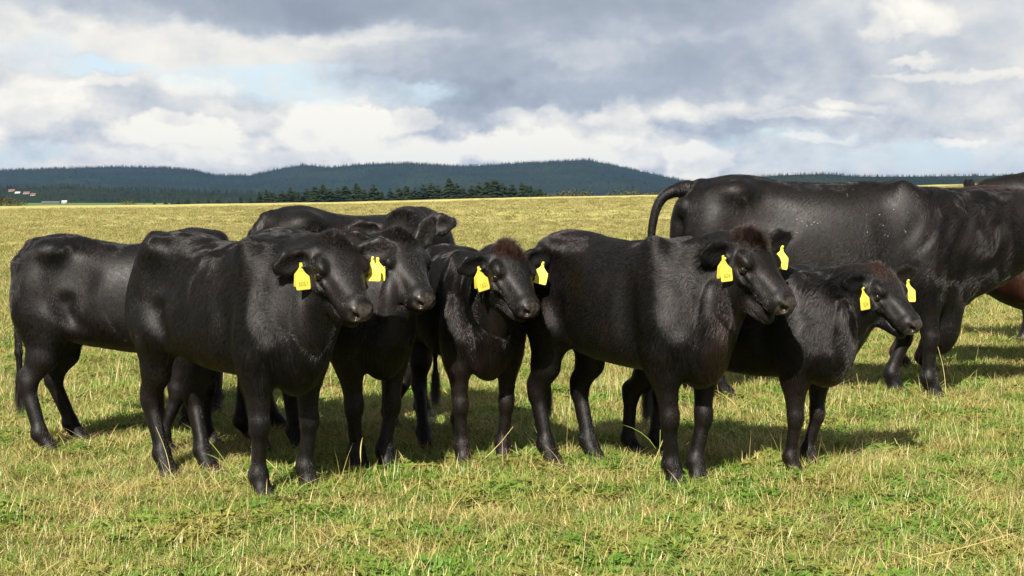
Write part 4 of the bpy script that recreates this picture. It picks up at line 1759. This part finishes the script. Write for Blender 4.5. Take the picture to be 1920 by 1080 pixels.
def herd():
    # A, far left, side on, its head turned to the camera behind the next calf
    make_cow('calf', 'black calf at the far left, side on, its head hidden behind the next calf', 'calf', 1.10,
             feet((388, 828), (305, 845)), feet((145, 824), (88, 845)), (P(298, 484, 8.70), -4, 62, 0), fat=.93, deep=-.025, neckk=.93, seed=1, group=GRP, fur=60000, sx=.88, tuft_n=600, bodyshift=.07,
             ears=((0, -.1, 0), (0, .12, 0)), tags=(None, dict(face=0, lean=1.1, tilt=0, at=.09, size=.9, drop=.0)))
    # B, second from the left in front
    make_cow('calf', 'black calf at front left of centre, nearest forefeet, yellow tag in each ear', 'calf', 1.13,
             feet((575, 915), (488, 930)), feet((388, 882), (312, 888)), (P(630, 447, 7.30), 36, 47, 2), fat=.93, deep=-.025, neckk=.93, seed=2,
             ears=((.2, -.14, .75), (.0, -.22, .0)), group=GRP, fur=90000, tuft=.025, sx=.92,
             tags=(dict(face=8, lean=.1, tilt=-2, at=.075, back=(-.022, -.004), text='59', tpos=.07, tside=1), dict(face=40, lean=.05, tilt=4, text='5051', at=.040, back=(-.014, -.014))))
    # C, mostly hidden behind the first two, facing left
    make_cow('calf', 'black calf almost hidden behind the two leftmost calves, only its back showing', 'calf', 1.12,
             feet((350, 800), (290, 806)), feet((405, 772), (330, 768)), (P(185, 512, 9.8), -75, 50, 0), fat=.93, deep=-.025, neckk=.93, seed=3, group=GRP, fur=25000, sx=.92, tuft_n=0)
    # E, larger, at the back left of centre
    make_cow('heifer', 'black heifer standing behind the left pair of calves, its back above theirs', 'heifer', 1.24,
             feet((795, 792), (728, 804)), feet((518, 803), (468, 822)), (P(754, 407, 9.22), 14, 46, 3, .34), seed=4, group=GRP, fur=50000, sx=.80, bodyshift=.09, tuft=.04, tuft_n=1500,
             ears=((.1, .20, .2), (.2, .30, .0)), tags=(None, dict(face=20, size=.5, at=.04, lean=-.2)))
    # F, third head from the left
    make_cow('calf', 'black calf squeezed between the front left calf and the middle calf, muzzle pointing right', 'calf', 1.14,
             feet((722, 880), (672, 882)), feet((560, 842), (490, 848)), (P(750, 440, 8.0), 36, 45, 0), fat=.93, deep=-.025, neckk=.93, seed=5, group=GRP, fur=70000, sx=.92, tuft=.035,
             ears=((.2, 1.7, .3), (-.5, .25, .0)), tags=(None, dict(face=0, lean=-1.6, size=.8, at=.10)))
    # G, the middle calf
    make_cow('calf', 'black calf in the middle facing the camera, reddish brown forehead, yellow tag in each ear', 'calf', 1.05,
             feet((943, 862), (868, 868)), feet((862, 815), (797, 840)), (P(955, 462, 8.00), 34, 48, -2), fat=.93, deep=-.025, neckk=.93, seed=6, bleach=.55, group=GRP, fur=80000, sx=.90, tuft=.045,
             tuft_n=3500, tuft_brown=.9, ears=((.1, .05, .45), (.0, -.22, .0)),
             tags=(dict(face=4, lean=.1, tilt=-14, at=.10), dict(face=42, lean=.05, tilt=16, text='1521', at=.048, back=(-.014, -.012))))
    # H, right front
    make_cow('calf', 'black calf at front right of centre with its mouth open and a fluffy brown poll', 'calf', 1.13,
             feet((1305, 904), (1262, 909)), feet((1112, 863), (1032, 869)), (P(1408, 440, 7.60), 44, 47, 0), fat=.93, deep=-.025, neckk=.93, seed=7, bleach=.3, group=GRP, fur=90000, sx=.92, tuft=.055,
             tuft_n=4500, tuft_brown=.6, mouth=.5, ears=((.1, .20, .6), (.0, .0, .0)),
             tags=(dict(face=10, lean=.1, tilt=-10, at=.10), dict(face=38, lean=.05, tilt=4, text='624', at=.045, back=(-.014, -.014))))
    # I, small one on the right
    make_cow('calf', 'smallest black calf, at right behind the open mouthed calf, yellow ear tags', 'calf', .99,
             feet((1515, 876), (1484, 888)), feet((1240, 846), (1188, 851)), (P(1655, 502, 8.02), 42, 46, 0), fat=.93, deep=-.025, neckk=.93, seed=8, bleach=.5, group=GRP, fur=75000, sx=.98, tuft=.022, bodyshift=.05, brisket=.0,
             tuft_n=1800, tuft_brown=.6, ears=((.1, .10, .55), (-.1, -.12, .15)),
             tags=(dict(face=14, lean=.1, tilt=-2, at=.095), dict(face=42, lean=.05, tilt=6, text='524', at=.042, back=(-.040, -.006))))
    # J, the big cow
    make_cow('cow', 'large black cow standing side on at the right edge, tail lifted, back flecked with white', 'cow', 1.43,
             feet((1672, 734), (1745, 744)), feet((1295, 738), (1358, 750)), (P(1940, 372, 11.35), 88, 24, 0, .36), seed=9, fur=80000, sx=1.16, deep=.10, tuft_n=400,
             brisket=.11, heading=R(-3), bodyshift=.05, group='grown black cattle at the right of the herd', legk=.95,
             tail=[P(1266, 357, 11.3), P(1247, 366, 11.3), P(1234, 383, 11.3), P(1226, 408, 11.3), P(1221, 445, 11.3), P(1218, 510, 11.3), P(1217, 590, 11.3)], neckk=1.22, tuft=.02, folds=2.2, bleach=-1, drop=.07, flecks=24)
    # K, brown belly behind the big cow
    make_cow('cow', 'chestnut brown cow behind the large black cow, its belly showing under the neck', 'cow', 1.38,
             feet((2090, 686), (2140, 696)), feet((1692, 690), (1740, 698)), (P(2200, 420, 13.4), 90, 40, 0), seed=10, fur=30000, sx=1.08, deep=.13, tuft_n=0, brown=True)
    # L, farthest at right edge
    make_cow('cow', 'dark cow farthest back at the right edge, only its back and one ear showing', 'cow', 1.57,
             feet((1950, 648), (1925, 640)), feet((2165, 648), (2135, 640)), (P(1842, 346, 15.2), -70, 40, 0), seed=11, fur=25000, sx=1.05, deep=.08, tuft_n=300,
             ears=((.0, .1, 0), (.0, .8, 0)), group='grown black cattle at the right of the herd')


# ------------------------------------------------------------------ stalks, clods and dung in the foreground
MAT['stalk'] = simple_mat('dry_stalk', (.50, .42, .17), .7, .25)
MAT['stalk_green'] = simple_mat('green_stalk', (.22, .28, .06), .6, .3)
MAT['stalk_red'] = simple_mat('reddish_stem', (.20, .085, .05), .8, .2)


def soil_mat():
    m, nt = material('dry_soil')
    tc = nt.new('ShaderNodeTexCoord')
    n1 = nt.noise(tc.outputs['Object'], 40, 6, .7)
    c = nt.mix(nt.smooth(n1, .35, .65), (.10, .07, .05), (.24, .18, .14))
    bp = nt.new('ShaderNodeBump', inp={'Strength': .8, 'Distance': .01, 'Height': n1})
    b = nt.new('ShaderNodeBsdfPrincipled', inp={'Base Color': c, 'Roughness': .95, 'Specular IOR Level': .1, 'Normal': bp.outputs[0]})
    out_surface(nt, b.outputs[0])
    return m


MAT['soil'] = soil_mat()


def tube(pts, rad, n=5):
    pts = [np.asarray(p, float) for p in pts]
    vs, fs = [], []
    for i, p in enumerate(pts):
        t = unit(pts[min(i + 1, len(pts) - 1)] - pts[max(i - 1, 0)])
        a = unit(np.cross(t, [0.3, 1, .1]))
        b = np.cross(t, a)
        for j in range(n):
            an = 2 * math.pi * j / n
            vs.append(p + (a * math.cos(an) + b * math.sin(an)) * rad[i])
    for i in range(len(pts) - 1):
        for j in range(n):
            fs.append((i * n + j, i * n + (j + 1) % n, (i + 1) * n + (j + 1) % n, (i + 1) * n + j))
    return vs, fs


def stalk(px, py, tx, ty, label, mat='stalk', seed=0, head=True, leaves=0, r=.0022, dd=0.0):
    """a single grass stalk: foot seen at (px,py), tip at (tx,ty)"""
    rg = np.random.default_rng(seed)
    p0 = Gt(px, py)
    p1 = P(tx, ty, p0[1] + dd)
    e = empty('grass_stalk', p0)
    tag(e, label, 'grass stalk')
    L = np.linalg.norm(p1 - p0)
    pts = []
    for t in np.linspace(0, 1, 8):
        side = np.array([math.sin(t * math.pi) * .05 * L, 0, 0])
        pts.append((p1 - p0) * t + side)
    vs, fs = tube(pts, [r * (1 - .5 * t) for t in np.linspace(0, 1, 8)])
    mesh_obj('stem', vs, fs, MAT[mat], e)
    if head:
        d = unit(pts[-1] - pts[-2])
        n = 6
        hp_ = [pts[-1] + d * (.085 * t) + np.array([.012 * t * t, 0, 0]) for t in np.linspace(-.3, 1, n)]
        vs, fs = tube(hp_, [.0008, .0024, .0032, .0030, .0022, .0005], 6)
        mesh_obj('seed_head', vs, fs, MAT['stalk'], e)
    for k in range(leaves):
        t = .1 + .5 * k / max(leaves, 1)
        q0 = (p1 - p0) * t
        az = rg.uniform(-.6, .6) + (math.pi if k % 2 else 0)
        dr = np.array([math.cos(az), math.sin(az) * .4, 1.6])
        dr = unit(dr)
        ln = .16 * rg.uniform(.7, 1.3)
        w = .005
        vv = []
        for tt in np.linspace(0, 1, 5):
            c = q0 + dr * ln * tt + np.array([math.cos(az), 0, -.9]) * ln * .35 * tt * tt
            s_ = np.array([.3, .9, .2]) * w * (1 - tt) ** .6 * (1 if tt > 0 else .6)
            vv += [c - s_, c + s_ + 1e-4]
        ff = [(2 * i, 2 * i + 1, 2 * i + 3, 2 * i + 2) for i in range(4)]
        mesh_obj('leaf', vv, ff, MAT['stalk_green'], e)
    return e


def clod(px, py, r, label, seed, name='soil_clod', cat='clod', flat=.55):
    rg = np.random.default_rng(seed)
    p0 = Gt(px, py)
    vs, fs = [], []
    nu, nv = 22, 12
    for iv in range(nv + 1):
        th = math.pi * iv / nv
        for iu in range(nu):
            a = 2 * math.pi * iu / nu
            d = np.array([math.sin(th) * math.cos(a), math.sin(th) * math.sin(a), math.cos(th)])
            k = 1 + .28 * float(vnoise(d[None], 1.7, seed)[0]) + .14 * float(vnoise(d[None], 5, seed + 1)[0])
            vs.append(d * r * k * [1, .8, flat] + [0, 0, r * flat * .5])
    for iv in range(nv):
        for iu in range(nu):
            fs.append((iv * nu + iu, (iv + 1) * nu + iu, (iv + 1) * nu + (iu + 1) % nu, iv * nu + (iu + 1) % nu))
    o = mesh_obj(name, vs, fs, MAT['soil'])
    o.location = p0
    tag(o, label, cat)
    return o


def extras():
    stalk(1212, 896, 1262, 738, 'pale dry grass stalk leaning in front of the open mouthed calf\'s forelegs', seed=1, leaves=2)
    stalk(1222, 905, 1238, 806, 'green bladed grass stem beside the leaning pale stalk', 'stalk_green', 2, False, 3, .003)
    stalk(1215, 908, 1292, 828, 'thin reddish weed stem bent across the forelegs of the open mouthed calf', 'stalk_red', 3, False, 0, .0022)
    stalk(1262, 716, 1262, 640, 'dry stem standing left of the large cow\'s hind hoof', seed=4, head=False) if False else None
    stalk(1392, 770, 1396, 702, 'greenish stem standing under the belly of the smallest calf', 'stalk_green', 5, False, 0, .0028)
    stalk(1612, 832, 1606, 700, 'thin upright stem in the grass right of the smallest calf\'s foreleg', seed=6, head=False)
    stalk(1773, 752, 1755, 640, 'tall pale stalk in front of the large cow\'s near foreleg', seed=7, head=False, r=.0028)
    stalk(1826, 842, 1832, 770, 'lone pale stalk on the right, in open grass away from the cattle', seed=8, head=False)
    stalk(540, 905, 470, 838, 'bent pale stalk between the forelegs of the front left calf', seed=9, head=False)
    stalk(443, 905, 392, 826, 'green and straw coloured blade left of the front left calf\'s near foreleg', 'stalk_green', 10, False, 2, .0028)
    stalk(322, 905, 292, 800, 'arched stalk in front of the front left calf\'s hind foot', seed=11, head=False, leaves=1)
    stalk(668, 925, 676, 856, 'stalk with a reddish tip below the third head from the left', 'stalk_red', 12, True, 0)
    stalk(885, 880, 962, 800, 'long straw leaning between the forelegs of the middle calf', seed=13, head=False)
    stalk(1650, 1062, 1900, 1000, 'long flattened straw in the bottom right corner', seed=14, head=False, r=.0016)
    stalk(1190, 735, 1188, 690, 'short seed stalk under the belly of the open mouthed calf', seed=15, head=True)
    clod(1440, 1022, .035, 'brown clod of earth in the green weeds, right of the flat pale patch', 21)
    clod(1384, 1020, .018, 'small dark clod left of the larger brown clod', 22)
    clod(1408, 1019, .020, 'flat small clod touching the larger brown clod', 23)
    clod(1298, 1046, .050, 'broad flat patch of pale crumbled earth, lowest in the foreground', 24, flat=.22)
    clod(1528, 1030, .036, 'flat reddish brown clod at the right of the row of clods', 25, flat=.35)
    clod(390, 942, .034, 'flat lump of earth in front of the front left calf\'s hind feet', 26, flat=.3)
    clod(600, 956, .030, 'flat lump of earth right of the front left calf\'s forefeet', 27, flat=.3)
    clod(668, 975, .040, 'pale flat lump of earth below the third head from the left', 28, flat=.25)
    clod(232, 925, .020, 'small pale clod in the grass at the left', 29)


extras()
herd()

# ------------------------------------------------------------------ haze
def build_haze():
    m, nt = material('haze_air')
    v = nt.new('ShaderNodeVolumePrincipled', inp={'Color': (.27, .50, 1.0, 1), 'Density': HAZE, 'Anisotropy': .2})
    o = nt.new('ShaderNodeOutputMaterial')
    nt.l.new(v.outputs[0], o.inputs['Volume'])
    a, y0, y1, z0, z1 = 7500.0, -300.0, 9500.0, -40.0, 240.0
    z0 = -60.0
    vs = [(-a, y0, z0), (a, y0, z0), (a, y1, z0), (-a, y1, z0), (-a, y0, z1), (a, y0, z1), (a, y1, z1), (-a, y1, z1)]
    fs = [(0, 3, 2, 1), (4, 5, 6, 7), (0, 1, 5, 4), (1, 2, 6, 5), (2, 3, 7, 6), (3, 0, 4, 7)]
    b = mesh_obj('haze', vs, fs, m, smooth=False)
    tag(b, kind='stuff')


HAZE = 3.2e-5
build_haze()
